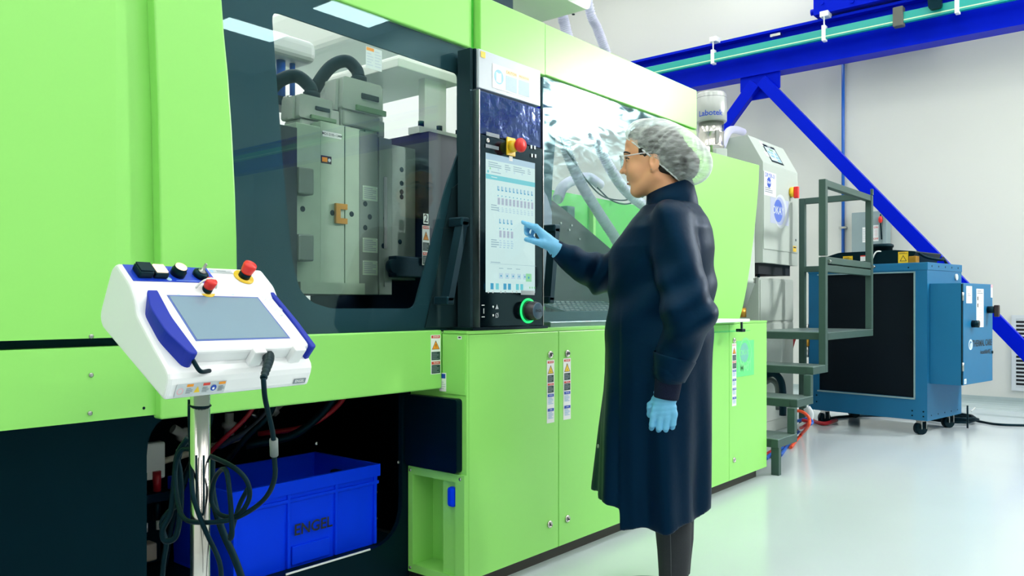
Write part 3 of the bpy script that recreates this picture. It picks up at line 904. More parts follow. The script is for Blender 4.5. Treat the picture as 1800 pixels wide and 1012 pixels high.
lb = MB().prism([(a.x, a.z), (b.x, a.z), (b.x, a.z + 0.022), (a.x + 0.022, a.z + 0.022), (a.x + 0.022, b.z - 0.022), (b.x, b.z - 0.022), (b.x, b.z), (a.x, b.z)], MY - 0.012, MY, 'y').build('locating_bracket', BRASS, mold)
for v in (322, 437):
    a = atY(532, v, MY)
    MB().box(xs[0] - 0.03, xs[0] + 0.04, MY - 0.06, MY, a.z - 0.05, a.z + 0.05, bev=0.006).build('mold_clamp', MOLD2, mold)
MB().box(xs[0], xs[3], MY - 0.03, MY, 1.125, 1.17).build('foot_rail', MOLD, mold)
for i, (x0, x1, h) in enumerate(((xs[1] + 0.09, xs[2] + 0.02, 0.07), (xs[2] + 0.025, xs[3] - 0.0, 0.10), (xs[3] + 0.005, xs[4] - 0.03, 0.08), (xs[4] - 0.025, xs[4] + 0.04, 0.09), (xs[4] + 0.045, xs[5] + 0.01, 0.07))):
    MB().box(x0, x1, MY + 0.06, MY + 0.2, 1.80, 1.80 + h, bev=0.006).build('junction_box', HOODG, mold)

def plug(u0, v0, u1, v1, Y, name, label, cab_pts):
    """heavy rectangular connector: base, hood, lever frame, gland and cable"""
    a = atY(u0, v1, Y); b = atY(u1, v0, Y)
    w_, h_ = b.x - a.x, b.z - a.z
    t = thing(name, label, 'connector', (a.x + w_ / 2, Y + 0.06, a.z), 'heavy connectors on the mould')
    MB().box(a.x + 0.01, b.x - 0.01, Y, Y + 0.11, a.z, a.z + 0.32 * h_, bev=0.008).build('base', HOODG, t)
    top = [(a.x, a.z + .34 * h_), (b.x, a.z + .34 * h_), (b.x - .03 * w_, b.z), (a.x + .03 * w_, b.z)]
    m = MB().prism(rounded(top, 0.012), Y - 0.005, Y + 0.115, 'y')
    hood = m.build('hood', HOODG, t)
    MB().box(a.x + .45 * w_, b.x - .12 * w_, Y - 0.012, Y - 0.004, a.z + .62 * h_, a.z + .74 * h_, bev=0.004).build('latch_window', BLACK, hood)
    LV = mat('lever_green', (96, 132, 96), 0.5)
    MB().box(a.x + .3 * w_, b.x + .04 * w_, Y - 0.018, Y - 0.006, a.z + .34 * h_, a.z + .46 * h_, bev=0.003).build('lever', LV, t)
    MB().prism([(a.x - .08 * w_, a.z + .3 * h_), (a.x - .01 * w_, a.z + .3 * h_), (a.x + .02 * w_, b.z - .04 * h_), (a.x - .05 * w_, b.z - .06 * h_)], Y + 0.02, Y + 0.05, 'y').build('side_lever', HOODG, t)
    g = Vector((a.x + .62 * w_, Y + 0.055, b.z))
    MB().lathe([(0.03, -0.01), (0.03, 0.012), (0.034, 0.014), (0.034, 0.03), (0.026, 0.034)], T=Matrix.Translation(g), n=18).build('gland', RUBBER, t)
    pts = [g + Vector((0, 0, 0.03))] + [g + Vector(c) for c in cab_pts]
    MB().tube(catmull(pts, 8), 0.027, 12).build('cable', RUBBER, t)
plug(600, 152, 672, 218, 0.60, 'heavy_connector', 'larger grey connector with lever and black cable on the mould', ((-0.005, 0.01, 0.065), (-0.045, 0.03, 0.095), (-0.10, 0.07, 0.06), (-0.15, 0.12, -0.05), (-0.2, 0.16, -0.2)))
plug(524, 178, 585, 226, 0.62, 'heavy_connector', 'smaller grey connector nearest the dark left border of the window', ((-0.005, 0.01, 0.06), (-0.05, 0.04, 0.095), (-0.11, 0.08, 0.06), (-0.15, 0.12, -0.03), (-0.17, 0.15, -0.15)))
# handling robot over the mould
rb = thing('robot_gripper_arm', 'white and grey robot gripper arm hanging over the mould', 'robot arm', (1.9, 1.0, 2.0))
MB().box(1.45, 2.22, 0.95, 1.12, 2.16, 2.26, bev=0.035, seg=4).build('arm', mat('arm_grey', (190, 196, 196), 0.35), rb)
MB().cyl((2.08, 1.03, 1.98), (2.08, 1.03, 2.16), 0.02).cyl((2.14, 1.03, 1.98), (2.14, 1.03, 2.16), 0.012).build('guide_rod', BLC, rb)
MB().box(1.5, 2.2, 0.98, 1.10, 1.95, 1.99).build('gripper_plate', BLACK, rb)
MB().cyl((1.95, 0.97, 2.02), (1.95, 0.97, 2.16), 0.006).build('sensor', BLACK, rb)
MB().box(2.03, 2.2, 0.9, 0.95, 1.9, 1.98, bev=0.01).build('clamp_body', STEEL, rb)
# robot traverse above the fascia
rt_ = thing('robot_beam', 'rounded white robot traverse beam above the green fascia', 'robot', (3.2, 1.2, 2.6))
pol = rounded([(2.95, 2.96), (2.95, 2.6), (3.47, 2.6), (3.47, 2.96)], [0.1, 0.06, 0.06, 0.1], 4)
MB().prism(pol, 0.33, 2.6, 'y').build('beam_cover', WHITE, rt_)
pe = MB().ell((3.21, 0.33, 2.78), (0.26, 0.14, 0.18)); pe.build('end_cap', WHITE, rt_)
MB().box(2.75, 2.93, 0.4, 0.6, 2.42, 2.62, bev=0.01).build('carriage', BLACK, rt_)
MB().cyl((3.44, 0.42, 2.597), (3.44, 0.42, 2.601), 0.008, 10).build('screw', BLACK, rt_)

# clear corrugated conveying hoses
HOSE = veil('clear_hose', (206, 208, 236), 0.72, 0.3)
def hose(label, pts, r=0.028):
    c = catmull(pts, 40)
    o = MB().tube(c, lambda i: r + 0.0035 * math.sin(i * 2.1), 14, caps=False).build('conveying_hose', HOSE)
    tag(o, label, 'hose', 'clear conveying hoses')
    o.location = (0, 0, 0)
pA = atY(1036, 15, 0.9); pB = atY(988, 20, 0.95)
hose('clear hose rising past the white beam towards the ceiling', [Vector((pA.x - 0.35, 0.9, ZC)), Vector((pA.x - 0.3, 0.9, 4.6)), Vector((pA.x - 0.15, 0.9, 3.4)), pA, atY(1050, 50, 0.88), atY(1064, 88, 0.85), atY(1084, 150, 0.85), atY(1120, 240, 0.9), atY(1165, 330, 0.95)], 0.03)
hose('left clear hose sloping across the window towards the coat', [atY(984, 215, 0.62), atY(994, 260, 0.6), atY(1020, 320, 0.58), atY(1050, 370, 0.56), atY(1085, 425, 0.54), atY(1110, 480, 0.52)], 0.03)
hose('clear hose beside the beam cap that passes down behind the face', [Vector((pB.x - 0.3, 0.95, ZC)), Vector((pB.x - 0.26, 0.95, 4.6)), Vector((pB.x - 0.12, 0.95, 3.4)), pB, atY(992, 40, 0.95), atY(1004, 90, 0.93), atY(1020, 160, 0.9), atY(1040, 228, 0.85), atY(1052, 255, 0.83), atY(1075, 300, 0.8), atY(1105, 340, 0.78), atY(1150, 372, 0.75), atY(1190, 380, 0.75)], 0.033)
hose('low clear hose bending behind the green rear panel edge', [atY(980, 350, 0.7), atY(990, 328, 0.75), atY(1010, 316, 0.85), atY(1035, 312, 0.95), atY(1055, 325, 1.0)], 0.03)
o = MB().tube(catmull([atY(984, 240, 0.56), atY(990, 255, 0.56), atY(1010, 285, 0.55), atY(1032, 318, 0.7), atY(1060, 345, 0.9), atY(1095, 352, 1.0), atY(1120, 345, 1.0)], 10), 0.005, 8).build('signal_wire', RUBBER)
tag(o, 'thin black wire winding around the left clear hose', 'wire')
o = MB().tube(catmull([atY(1050, 330, 0.95), atY(1075, 352, 1.0), atY(1105, 358, 1.0), atY(1140, 340, 1.0)], 10), 0.005, 8).build('signal_wire', RUBBER)
tag(o, 'thin black wire sagging in front of the green rear panel', 'wire')
for i, (dx, c, lb) in enumerate(((0, 'hose_beige', 'beige'), (0.03, 'hose_olive', 'olive'), (0.06, 'hose_dark', 'dark'))):
    mm = mat(c, ((170, 160, 120), (90, 110, 80), (40, 50, 46))[i], 0.4)
    o = MB().tube(catmull([Vector((2.92 + dx * .4, 0.40 + dx, 1.62)), Vector((3.0 + dx, 0.42 + dx, 1.60 + dx * .3)), Vector((3.04 + dx, 0.44 + dx, 1.52)), Vector((3.0 + dx, 0.44 + dx, 1.44)), Vector((2.94 + dx * .4, 0.42 + dx, 1.42))], 8), 0.014, 10).build('hydraulic_hose', mm)
    tag(o, lb + ' coloured hose looping at the left edge of the right window', 'hose', 'bent hoses by the terminal')

# ================================================================== BLUE CRATE AND THE BAY BELOW THE DOOR
cx0, cx1, cy0, cy1, cz0, cz1 = 1.424, 2.060, 0.345, 0.755, 0.166, 0.472
cr = thing('storage_crate', 'blue plastic storage crate lettered ENGEL under the machine', 'crate', ((cx0 + cx1) / 2, (cy0 + cy1) / 2, cz0))
wl = MB(); t_ = 0.012; ins = 0.018
def wall_ring(z0, z1, o0, o1, th):
    A = [(cx0 + o0, cy0 + o0), (cx1 - o0, cy0 + o0), (cx1 - o0, cy1 - o0), (cx0 + o0, cy1 - o0)]
    B = [(cx0 + o1, cy0 + o1), (cx1 - o1, cy0 + o1), (cx1 - o1, cy1 - o1), (cx0 + o1, cy1 - o1)]
    Ai = [(cx0 + o0 + th, cy0 + o0 + th), (cx1 - o0 - th, cy0 + o0 + th), (cx1 - o0 - th, cy1 - o0 - th), (cx0 + o0 + th, cy1 - o0 - th)]
    Bi = [(cx0 + o1 + th, cy0 + o1 + th), (cx1 - o1 - th, cy0 + o1 + th), (cx1 - o1 - th, cy1 - o1 - th), (cx0 + o1 + th, cy1 - o1 - th)]
    v = [(*p, z0) for p in A] + [(*p, z1) for p in B] + [(*p, z0) for p in Ai] + [(*p, z1) for p in Bi]
    f = []
    for i in range(4):
        j = (i + 1) % 4
        f += [(i, j, 4 + j, 4 + i), (8 + j, 8 + i, 12 + i, 12 + j), (4 + i, 4 + j, 12 + j, 12 + i), (j, i, 8 + i, 8 + j)]
    wl.add(v, f)
wall_ring(cz0, cz1 - 0.045, 0.016, 0.008, 0.006)
wall_ring(cz1 - 0.045, cz1, 0.0, 0.0, 0.014)
wl.box(cx0 + 0.015, cx1 - 0.015, cy0 + 0.015, cy1 - 0.015, cz0, cz0 + 0.008)
wl.build('crate_body', CRATE, cr)
for fx in (0.02, 0.345, 0.665, 0.955):
    x = cx0 + fx * (cx1 - cx0)
    MB().box(x, x + 0.012, cy0 + 0.001, cy0 + 0.014, cz0 + 0.004, cz1 - 0.045, bev=0.002).build('rib', CRATE, cr)
MB().box(cx0 + 0.004, cx1 - 0.004, cy0 + 0.002, cy0 + 0.012, cz1 - 0.075, cz1 - 0.062, bev=0.003).build('rim_band', CRATE, cr)
MB().box(cx0 + 0.38 * (cx1 - cx0), cx0 + 0.63 * (cx1 - cx0), cy0 + 0.006, cy0 + 0.014, cz0 + 0.01, cz0 + 0.075, bev=0.003).build('label_frame', CRATE, cr)
MB().prism(rounded([(cy0 + 0.14, cz1 - 0.1), (cy0 + 0.27, cz1 - 0.1), (cy0 + 0.27, cz1 - 0.05), (cy0 + 0.14, cz1 - 0.05)], 0.015), cx1 - 0.03, cx1 - 0.012, 'x').build('hand_hole', DARK, cr)
sticker('crate_lettering', cr, Vector((1.668, cy0 + 0.0050, cz0 + 0.10)), EX, Vector((0, -0.035, 1)), 0.17, 0.06, None, [('t', 'ENGEL', .5, .5, .055, PK)], label='black ENGEL lettering')
for z in (0.245, 0.345):
    MB().cyl((cx1 - 0.015, cy0 + 0.004, z + 0.02), (cx1 - 0.015, cy0 + 0.02, z + 0.02), 0.005, 8).build('drain_hole', PK, cr)

# pneumatic valve bank left of the crate
vb = thing('valve_bank', 'row of small pneumatic valves with white caps behind the steel pole', 'valve bank', (1.33, 0.72, 0.166))
MB().box(1.2, 1.41, 0.78, 0.84, 0.17, 0.40).build('backing_plate', DARK, vb)
MB().box(1.21, 1.41, 0.74, 0.78, 0.47, 0.60, bev=0.008).build('white_cover', WHITE, vb)
MB().box(1.2, 1.41, 0.70, 0.78, 0.40, 0.43).build('manifold', BLACK, vb)
for k in range(4):
    x = 1.225 + 0.05 * k
    MB().cyl((x, 0.735, 0.43), (x, 0.735, 0.50), 0.014, 12).build('valve_body', (BLC, BLACK, BLACK, REDC, BLACK, BLC)[k], vb)
    MB().cyl((x, 0.72, 0.30), (x, 0.72, 0.33), 0.010, 10).build('fitting', PW, vb)
    MB().cyl((x, 0.735, 0.33), (x, 0.735, 0.40), 0.012, 10).build('stem', BLACK, vb)
o = MB().box(1.17, 1.36, 0.70, 0.76, 0.20, 0.26, bev=0.006).build('cable_duct', mat('duct_beige', (176, 166, 148), 0.5)); tag(o, 'short beige cable duct low in the dark bay', 'cable duct')
o = MB().box(1.19, 1.25, 0.50, 0.56, 0.166, 0.19, bev=0.006).build('yellow_connector', YEL); tag(o, 'small yellow connector on the bay floor at the bottom edge', 'connector')
# cream pipe behind the pole, over the crate
o = MB().tube([(1.3, 0.80, 0.50), (1.75, 0.82, 0.56)], 0.012, 10).build('conduit_pipe', mat('pipe_cream', (214, 206, 186), 0.4)); tag(o, 'cream pipe running behind the pole above the crate', 'pipe')
# white and steel fittings beyond the crate
for k, (x, y, z) in enumerate(((1.62, 0.95, 0.56), (1.70, 0.95, 0.54), (1.80, 0.98, 0.55), (1.90, 1.0, 0.58), (2.02, 1.05, 0.60))):
    t = thing('pipe_fitting', ('white', 'steel', 'large white', 'grey', 'pale')[k] + ' pipe fitting in the dark bay, number ' + ('one', 'two', 'three', 'four', 'five')[k] + ' from the pole', 'pipe fitting', (x, y, z), 'pipe fittings above the crate')
    MB().lathe([(0.02, 0), (0.02, 0.03), (0.03, 0.03), (0.03, 0.05), (0.018, 0.055), (0.018, 0.09)], T=Matrix.Translation((x, y, z)) @ Matrix.Rotation(0.5 * (k - 2), 4, 'Y'), n=14).build('body', (WHITE, STEEL, WHITE, STEEL, WHITE)[k], t)
    MB().cyl((x, y, z), (x, y + 0.1, z - 0.06), 0.012, 10).build('branch', STEEL, t)
# hoses inside the bay
for k, (nm, m, r, pts) in enumerate((
    ('red', REDC, 0.011, [(2.13, 0.6, 0.79), (2.08, 0.62, 0.68), (1.95, 0.66, 0.60), (1.82, 0.8, 0.57)]),
    ('dark red', REDC, 0.009, [(1.72, 0.62, 0.79), (1.68, 0.64, 0.68), (1.60, 0.7, 0.58), (1.58, 0.8, 0.5)]),
    ('thick black', RUBBER, 0.016, [(2.03, 0.55, 0.79), (1.99, 0.58, 0.68), (1.86, 0.62, 0.58), (1.7, 0.7, 0.55)]),
    ('slim black', RUBBER, 0.011, [(1.75, 0.55, 0.79), (1.72, 0.57, 0.68), (1.66, 0.62, 0.6), (1.62, 0.7, 0.5)]),
    ('grey', mat('hose_grey', (60, 74, 92), 0.4), 0.012, [(1.80, 0.6, 0.79), (1.76, 0.62, 0.7), (1.7, 0.66, 0.62), (1.62, 0.75, 0.55)]),
    ('loose black', RUBBER, 0.012, [(1.45, 0.5, 0.79), (1.43, 0.5, 0.66), (1.38, 0.55, 0.5), (1.36, 0.6, 0.35), (1.33, 0.6, 0.2)]))):
    o = MB().tube(catmull(pts, 8), r, 10).build('bay_hose', m); tag(o, nm + ' hose drooping from the machine bed into the dark bay', 'hose', 'hoses in the bay under the door')

# ================================================================== ROBOT PENDANT ON ITS STAND
PO = dep(352, 700, 1.75)
PT = Matrix.Translation((PO.x, PO.y, 0)) @ Matrix.Rotation(math.radians(6.6), 4, 'Z')
def L3(s, q, z): return PT @ Vector((s, q, z))
st = thing('pendant_stand', 'white sloping operator box with lit buttons on a steel pole', 'control stand', (PO.x, PO.y, 0))
prof = [(-0.10, 0.893), (-0.122, 0.944), (-0.055, 1.015), (-0.012, 1.062), (-0.002, 1.098), (0.014, 1.126), (0.062, 1.168), (0.082, 1.158), (0.128, 1.060), (0.118, 1.035)]
prof = rounded(prof, [0.012, 0.02, 0.01, 0.006, 0.006, 0.008, 0.01, 0.01, 0.02, 0.01], 3)
ob = MB().prism(prof, -0.153, 0.215, 'x', T=PT).build('operator_box', PEND, st)
bv = ob.modifiers.new('edge', 'BEVEL'); bv.width = 0.012; bv.segments = 3; bv.limit_method = 'ANGLE'; bv.angle_limit = 1.0
MB().cyl(L3(0, 0, 0.012), L3(0, 0, 0.96), 0.0205, 24).build('pole', CHROME, st)
MB().lathe([(0.24, 0), (0.24, 0.012), (0.05, 0.02), (0.03, 0.05), (0.0, 0.05)], T=Matrix.Translation((PO.x, PO.y, 0.0)), n=32).build('base_plate', DARK, st)
MB().tube([L3(0.0215 * math.cos(a), 0.0215 * math.sin(a), 0.864 + 0.002 * math.sin(a)) for a in [k * math.pi / 8 for k in range(16)]], 0.002, 6, closed=True).build('cable_tie', RUBBER, st)
# sloping button strip
F0 = Vector((0.014, 1.126)); A0 = Vector((0.062, 1.168)); dt = (A0 - F0).normalized()
TT = frame(L3(0, F0.x, F0.y), PT.to_3x3() @ EX, PT.to_3x3() @ Vector((0, dt.x, dt.y)))
def strip_pt(s, t): return TT @ Vector((s, t, 0.0))
STB = mat('strip_blue', (14, 60, 190), 0.4)
sticker('button_strip', ob, TT @ Vector((-0.143, 0.006, 0.0003)), PT.to_3x3() @ EX, PT.to_3x3() @ Vector((0, dt.x, dt.y)), 0.20, 0.052, STB,
        [('lines', (.5, .07, .9, .12, 1), PLBLUE), ('lines', (.38, .86, .55, .9, 1), PLBLUE), ('lines', (.68, .86, .8, .9, 1), PLBLUE), ('c', (.42, .16, .03), PLBLUE)])
LITB = emat('button_lit', (255, 226, 190), 1.6)
def onstrip(s, t, ang=0): return TT @ Matrix.Translation((s, t, 0.0008))
MB().box(-0.016, 0.016, -0.016, 0.016, 0, 0.016, T=onstrip(-0.113, 0.03), bev=0.003).box(-0.014, 0.018, -0.012, 0.016, 0.016, 0.019, T=onstrip(-0.113, 0.03), bev=0.001).build('selector_button', BLACK, ob)
sq = MB().box(-0.016, 0.016, -0.016, 0.016, 0, 0.014, T=onstrip(-0.078, 0.03), bev=0.003).build('push_button', BLACK, ob)
MB().box(-0.013, 0.013, -0.013, 0.013, 0.014, 0.018, T=onstrip(-0.078, 0.03), bev=0.003).build('lit_cap', LITB, ob)
MB().lathe([(0.016, 0), (0.016, 0.012), (0.014, 0.015), (0.014, 0.02), (0.012, 0.021), (0.012, 0.0)], T=onstrip(-0.03, 0.032), n=24).build('round_button', BLACK, ob)
MB().lathe([(0.0125, 0.0195), (0.0125, 0.0225), (0, 0.0235)], T=onstrip(-0.03, 0.032), n=24).build('lit_cap', LITB, ob)
MB().lathe([(0.017, 0), (0.017, 0.008), (0.012, 0.012), (0, 0.012)], T=onstrip(0.025, 0.03), n=24).build('toggle_collar', BLACK, ob)
MB().lathe([(0.009, 0.012), (0.009, 0.015), (0.004, 0.016), (0.003, 0.034), (0, 0.036)], T=onstrip(0.025, 0.03), n=14).build('toggle_lever', STEEL, ob)
def estop(T, par, k=1.0):
    m = MB().lathe([(0.022 * k, 0), (0.022 * k, 0.002), (0, 0.002)], T=T, n=28, mi=1)
    m.lathe([(0.0125 * k, 0.002), (0.0125 * k, 0.014 * k), (0, 0.014 * k)], T=T, n=24, mi=2)
    m.lathe([(0.012 * k, 0.014 * k), (0.0135 * k, 0.02 * k), (0.0135 * k, 0.022 * k), (0.0145 * k, 0.031 * k), (0.0135 * k, 0.036 * k), (0, 0.037 * k)], T=T, n=24)
    m.build('emergency_stop', [RED, YEL, BLACK], par, label='red mushroom stop button with yellow ring')
estop(onstrip(0.142, 0.03), ob, 1.1)
sticker('small_plate', ob, TT @ Vector((0.06, 0.042, 0.0003)), PT.to_3x3() @ EX, PT.to_3x3() @ Vector((0, dt.x, dt.y)), 0.06, 0.012, PLG, [('c', (.08, .5, .08), PLBLUE), ('lines', (.3, .2, .9, .8, 2), PGREY)])
# front warning row
fe = Vector((-0.122, 0.944)); fc = Vector((-0.10, 0.893)); df = (fe - fc).normalized()
TWr = PT.to_3x3() @ Vector((0, df.x, df.y))
sticker('warning_row', ob, PT @ Vector((-0.135, -0.1045, 0.9005)), PT.to_3x3() @ EX, TWr, 0.115, 0.028, PLG,
        [('ring', (.09, .42, .062, .048), PPINK), ('r', (.2, .74, .33, .95), ORANGE), ('lines', (.2, .2, .33, .65, 4), PGREY), ('p', [(.36, .25), (.48, .25), (.42, .75)], YEL), ('r', (.52, .74, .66, .95), PRED), ('lines', (.52, .2, .66, .65, 4), PGREY), ('c', (.75, .5, .06), PBLUE), ('c', (.75, .45, .025), PW), ('r', (.84, .74, .98, .95), ORANGE), ('lines', (.84, .2, .98, .65, 4), PGREY)], label='row of small safety pictograms')
sticker('maker_plate', ob, PT @ Vector((0.165, -0.1055, 0.903)), PT.to_3x3() @ EX, TWr, 0.035, 0.012, PGREY, [('t', 'ENGEL', .5, .5, .009, PW)])
# the pendant itself rests on the slope
tp = thing('teach_pendant', 'white teach pendant with dark blue grips and grey screen resting on the box', 'teach pendant', L3(0.04, -0.06, 1.05))
ang = math.radians(42)
TP = frame(L3(0, -0.14, 0.975), PT.to_3x3() @ EX, PT.to_3x3() @ Vector((0, math.cos(ang), math.sin(ang))))
pl = rounded([(-0.118, 0.022), (0.205, 0.018), (0.196, 0.214), (-0.112, 0.218)], [0.02, 0.02, 0.02, 0.02], 4)
body = MB().prism(pl, -0.038, 0.0, 'z', T=TP).build('pendant_body', PEND, tp)
bv = body.modifiers.new('edge', 'BEVEL'); bv.width = 0.008; bv.segments = 3; bv.limit_method = 'ANGLE'; bv.angle_limit = 1.0
gl_ = rounded([(-0.118, 0.012), (-0.098, 0.010), (-0.104, 0.12), (-0.094, 0.222), (-0.112, 0.226), (-0.138, 0.15), (-0.138, 0.08)], 0.012, 3)
g1 = MB().prism(gl_, -0.046, 0.004, 'z', T=TP).build('grip', NAVYB, tp)
gr_ = rounded([(0.196, 0.010), (0.213, 0.014), (0.214, 0.10), (0.206, 0.222), (0.192, 0.222), (0.199, 0.12)], 0.006, 3)
g2 = MB().prism(gr_, -0.046, 0.004, 'z', T=TP).build('grip', NAVYB, tp)
for g in (g1, g2):
    bv = g.modifiers.new('edge', 'BEVEL'); bv.width = 0.007; bv.segments = 3; bv.limit_method = 'ANGLE'; bv.angle_limit = 1.0
MB().prism([(-0.084, 0.05), (0.158, 0.046), (0.152, 0.186), (-0.080, 0.190)], -0.002, 0.0006, 'z', T=TP).build('screen_frame', mat('frame_blue', (70, 96, 170), 0.3), tp)
MB().prism([(-0.079, 0.054), (0.153, 0.050), (0.148, 0.182), (-0.076, 0.186)], 0.0006, 0.0012, 'z', T=TP).build('pendant_screen', mat('pendant_lcd', (120, 146, 164), 0.12, coat=0.5), tp)
its = [('c', (.30, .06, .0), PW)]
sticker('key_field', tp, TP @ Vector((-0.1, 0.03, 0.0004)), PT.to_3x3() @ EX, PT.to_3x3() @ Vector((0, math.cos(ang), math.sin(ang))), 0.30, 0.18, None,
        [('c', (.16, .935, .028), CBL), ('r', (.29, .92, .33, .95), PGREY), ('c', (.62, .93, .022), emat('led_cyan', (80, 240, 200), 1.0)), ('ring', (.7, .93, .022, .018), PLG), ('ring', (.78, .93, .022, .018), PLG), ('ring', (.86, .93, .018, .014), PLG), ('ring', (.91, .93, .018, .014), PLG),
         ('ring', (.89, .84, .018, .014), PLG), ('ring', (.94, .84, .018, .014), PLG), ('ring', (.89, .78, .018, .014), PLG), ('ring', (.94, .78, .018, .014), PLG), ('ring', (.91, .65, .024, .018), PLG), ('ring', (.955, .62, .024, .018), PLG), ('r', (.92, .5, .95, .52), PLG)])
estop(TP @ Matrix.Translation((0.022, 0.203, 0.0)), tp, 0.9)
MB().tube([TP @ Vector((0.022 + 0.026 * math.cos(a), 0.208, 0.034 * math.sin(a))) for a in [k * math.pi / 10 for k in range(11)]], 0.0022, 8).build('guard_hoop', WHITE, tp)
for s in (0.035, 0.145):
    MB().box(s, s + 0.032, 0.004, 0.02, -0.044, 0.004, T=TP, bev=0.003).build('rest_hook', PEND, st)
# strain relief and cables
S0 = TP @ Vector((0.088, 0.016, -0.022))
S1 = dep(463, 665, 1.585)
rel = catmull([S0, S0.lerp(S1, 0.4) + Vector((0, -0.008, 0.006)), S1], 14)
MB().tube(rel, lambda i: 0.0125 - 0.007 * i / len(rel) + (0.0016 if i % 3 == 0 else 0), 12).build('strain_relief', RUBBER, tp)
pc = [S1, dep(466, 700, 1.58), dep(474, 735, 1.60), dep(480, 765, 1.62), dep(482, 800, 1.64), dep(483, 838, 1.66), dep(470, 870, 1.68), dep(443, 895, 1.70), dep(405, 913, 1.70), dep(360, 918, 1.70), dep(325, 912, 1.72), dep(312, 880, 1.76), dep(308, 830, 1.80), dep(316, 796, 1.81), dep(335, 790, 1.80), dep(400, 815, 1.72), dep(432, 842, 1.70), dep(438, 875, 1.70), dep(418, 905, 1.70), dep(388, 905, 1.72), dep(372, 880, 1.74), dep(378, 840, 1.74), dep(396, 825, 1.71), dep(404, 870, 1.69), dep(408, 935, 1.68), dep(405, 942, 1.69), dep(420, 890, 1.72), dep(436, 858, 1.73)]
MB().tube(catmull(pc, 7), 0.0052, 8).build('pendant_cable', RUBBER, tp)
MB().tube([dep(481, 772, 1.625), dep(482, 800, 1.64)], 0.0085, 12).build('cable_ferrite', mat('ferrite_grey', (110, 120, 120), 0.5), tp)
def cable(label, pts, r=0.0052, m=RUBBER, name='loose_cable', g='black cables hung on the pole'):
    o = MB().tube(catmull(pts, 7), r, 8).build(name, m); tag(o, label, 'cable', g); return o
cable('black cable from the box bottom crossing the pole to the lower edge', [dep(334, 702, 1.76), dep(334, 740, 1.76), dep(336, 790, 1.765), dep(338, 860, 1.70), dep(345, 890, 1.69), dep(360, 930, 1.69), dep(385, 985, 1.69), dep(390, 1030, 1.69)])
cable('thick black cable from behind the pole to the bottom right of it', [dep(372, 800, 1.80), dep(374, 870, 1.79), dep(390, 930, 1.78), dep(412, 980, 1.76), dep(430, 1030, 1.75)], 0.008)
cable('black cable bundle hanging left of the pole', [dep(330, 770, 1.82), dep(312, 800, 1.82), dep(306, 850, 1.82), dep(300, 900, 1.82), dep(286, 930, 1.82), dep(290, 950, 1.82), dep(310, 940, 1.82), dep(318, 880, 1.82), dep(316, 830, 1.82), dep(310, 805, 1.82)], 0.007)
cable('second black loop hanging left of the pole, falling to the floor', [dep(332, 780, 1.84), dep(318, 790, 1.84), dep(310, 840, 1.84), dep(314, 880, 1.84), dep(296, 900, 1.84), dep(284, 920, 1.84), dep(292, 955, 1.84), dep(288, 985, 1.84), dep(284, 1030, 1.84)], 0.006)
cable('short black cord from the pendant to a hole in the box', [TP @ Vector((-0.1, 0.02, -0.03)), dep(338, 632, 1.6), dep(352, 652, 1.6), L3(-0.06, -0.114, 0.948)], 0.0045)
o = MB().tube(catmull([dep(345, 800, 1.722), dep(346, 880, 1.722), dep(349, 902, 1.722), dep(354, 903, 1.722), dep(358, 895, 1.722), dep(358, 800, 1.722)], 6), 0.0022, 6).build('hanging_loop', RUBBER); tag(o, 'thin dark cord loop hanging on the front of the pole', 'cord')

# white shelf tray with clip on the cabinet top
a = atY(1236, 572, -0.05); b = atY(1307, 566, -0.05)
sh = thing('shelf_tray', 'white folding tray with black clip and clear board on the cabinet edge', 'tray', (b.x - 0.2, -0.05, 0.985))
MB().box(a.x, b.x, -0.09, 0.10, 0.986, 1.004, bev=0.004).build('tray', PEND, sh)
MB().box(b.x - 0.11, b.x - 0.095, -0.088, -0.08, 0.945, 0.99).box(b.x - 0.13, b.x - 0.085, -0.1, -0.06, 0.93, 0.948, bev=0.003).build('clip', BLACK, sh)
MB().box(a.x - 0.05, b.x - 0.02, -0.10, -0.012, 0.934, 0.938).build('clear_board', glass('board_clear', (0.75, 0.95, 0.8), 1.45, 0.05), sh)

# ================================================================== CRANE RUNWAY AND WALL
XB = 9.2
cb = thing('crane_runway', 'deep blue crane runway beam with gusset and diagonal struts along the wall', 'crane beam', (XB, 0, 0))
prof = [(-0.11, 3.78), (0.11, 3.78), (0.11, 3.81), (0.012, 3.81), (0.012, 4.24), (0.11, 4.24), (0.11, 4.27), (-0.11, 4.27), (-0.11, 4.24), (-0.012, 4.24), (-0.012, 3.81), (-0.11, 3.81)]
MB().prism([(XB + x, z) for x, z in prof], YF + 0.05, YB - 0.02, 'y').build('beam', BLUE, cb)
def bar3(p, q, w_, d_, up=EX):
    """rectangular bar from p to q"""
    p = Vector(p); q = Vector(q)
    T = frame(p, (q - p), up.cross(q - p))
    L_ = (q - p).length
    return MB().box(0, L_, -w_ / 2, w_ / 2, -d_ / 2, d_ / 2, T=T, bev=0.004)
p = atX(1334, 140, XB - 0.1)
gy = p.y
MB().prism([(gy + 0.24, 3.79), (gy - 0.24, 3.79), (gy - 0.24, 3.60), (gy - 0.12, 3.50), (gy + 0.12, 3.50), (gy + 0.24, 3.62)], XB - 0.075, XB - 0.055, 'x').build('gusset', BLUE, cb)
q1 = atX(1340, 142, XB - 0.12); q2 = atX(1800, 615, XB - 0.12)
dirn = (q2 - q1)
q3 = q1 + dirn * ((q1.z - 0.0) / (q1.z - q2.z)) * 0.995
bar3(q1, q3, 0.135, 0.09).build('strut', BLUE, cb)
q4 = Vector((q1.x, gy + (gy - q3.y), q3.z)); q1b = Vector((q1.x, gy + 0.03, q1.z - 0.02))
bar3(q1b, q4, 0.135, 0.09).build('strut', BLUE, cb)
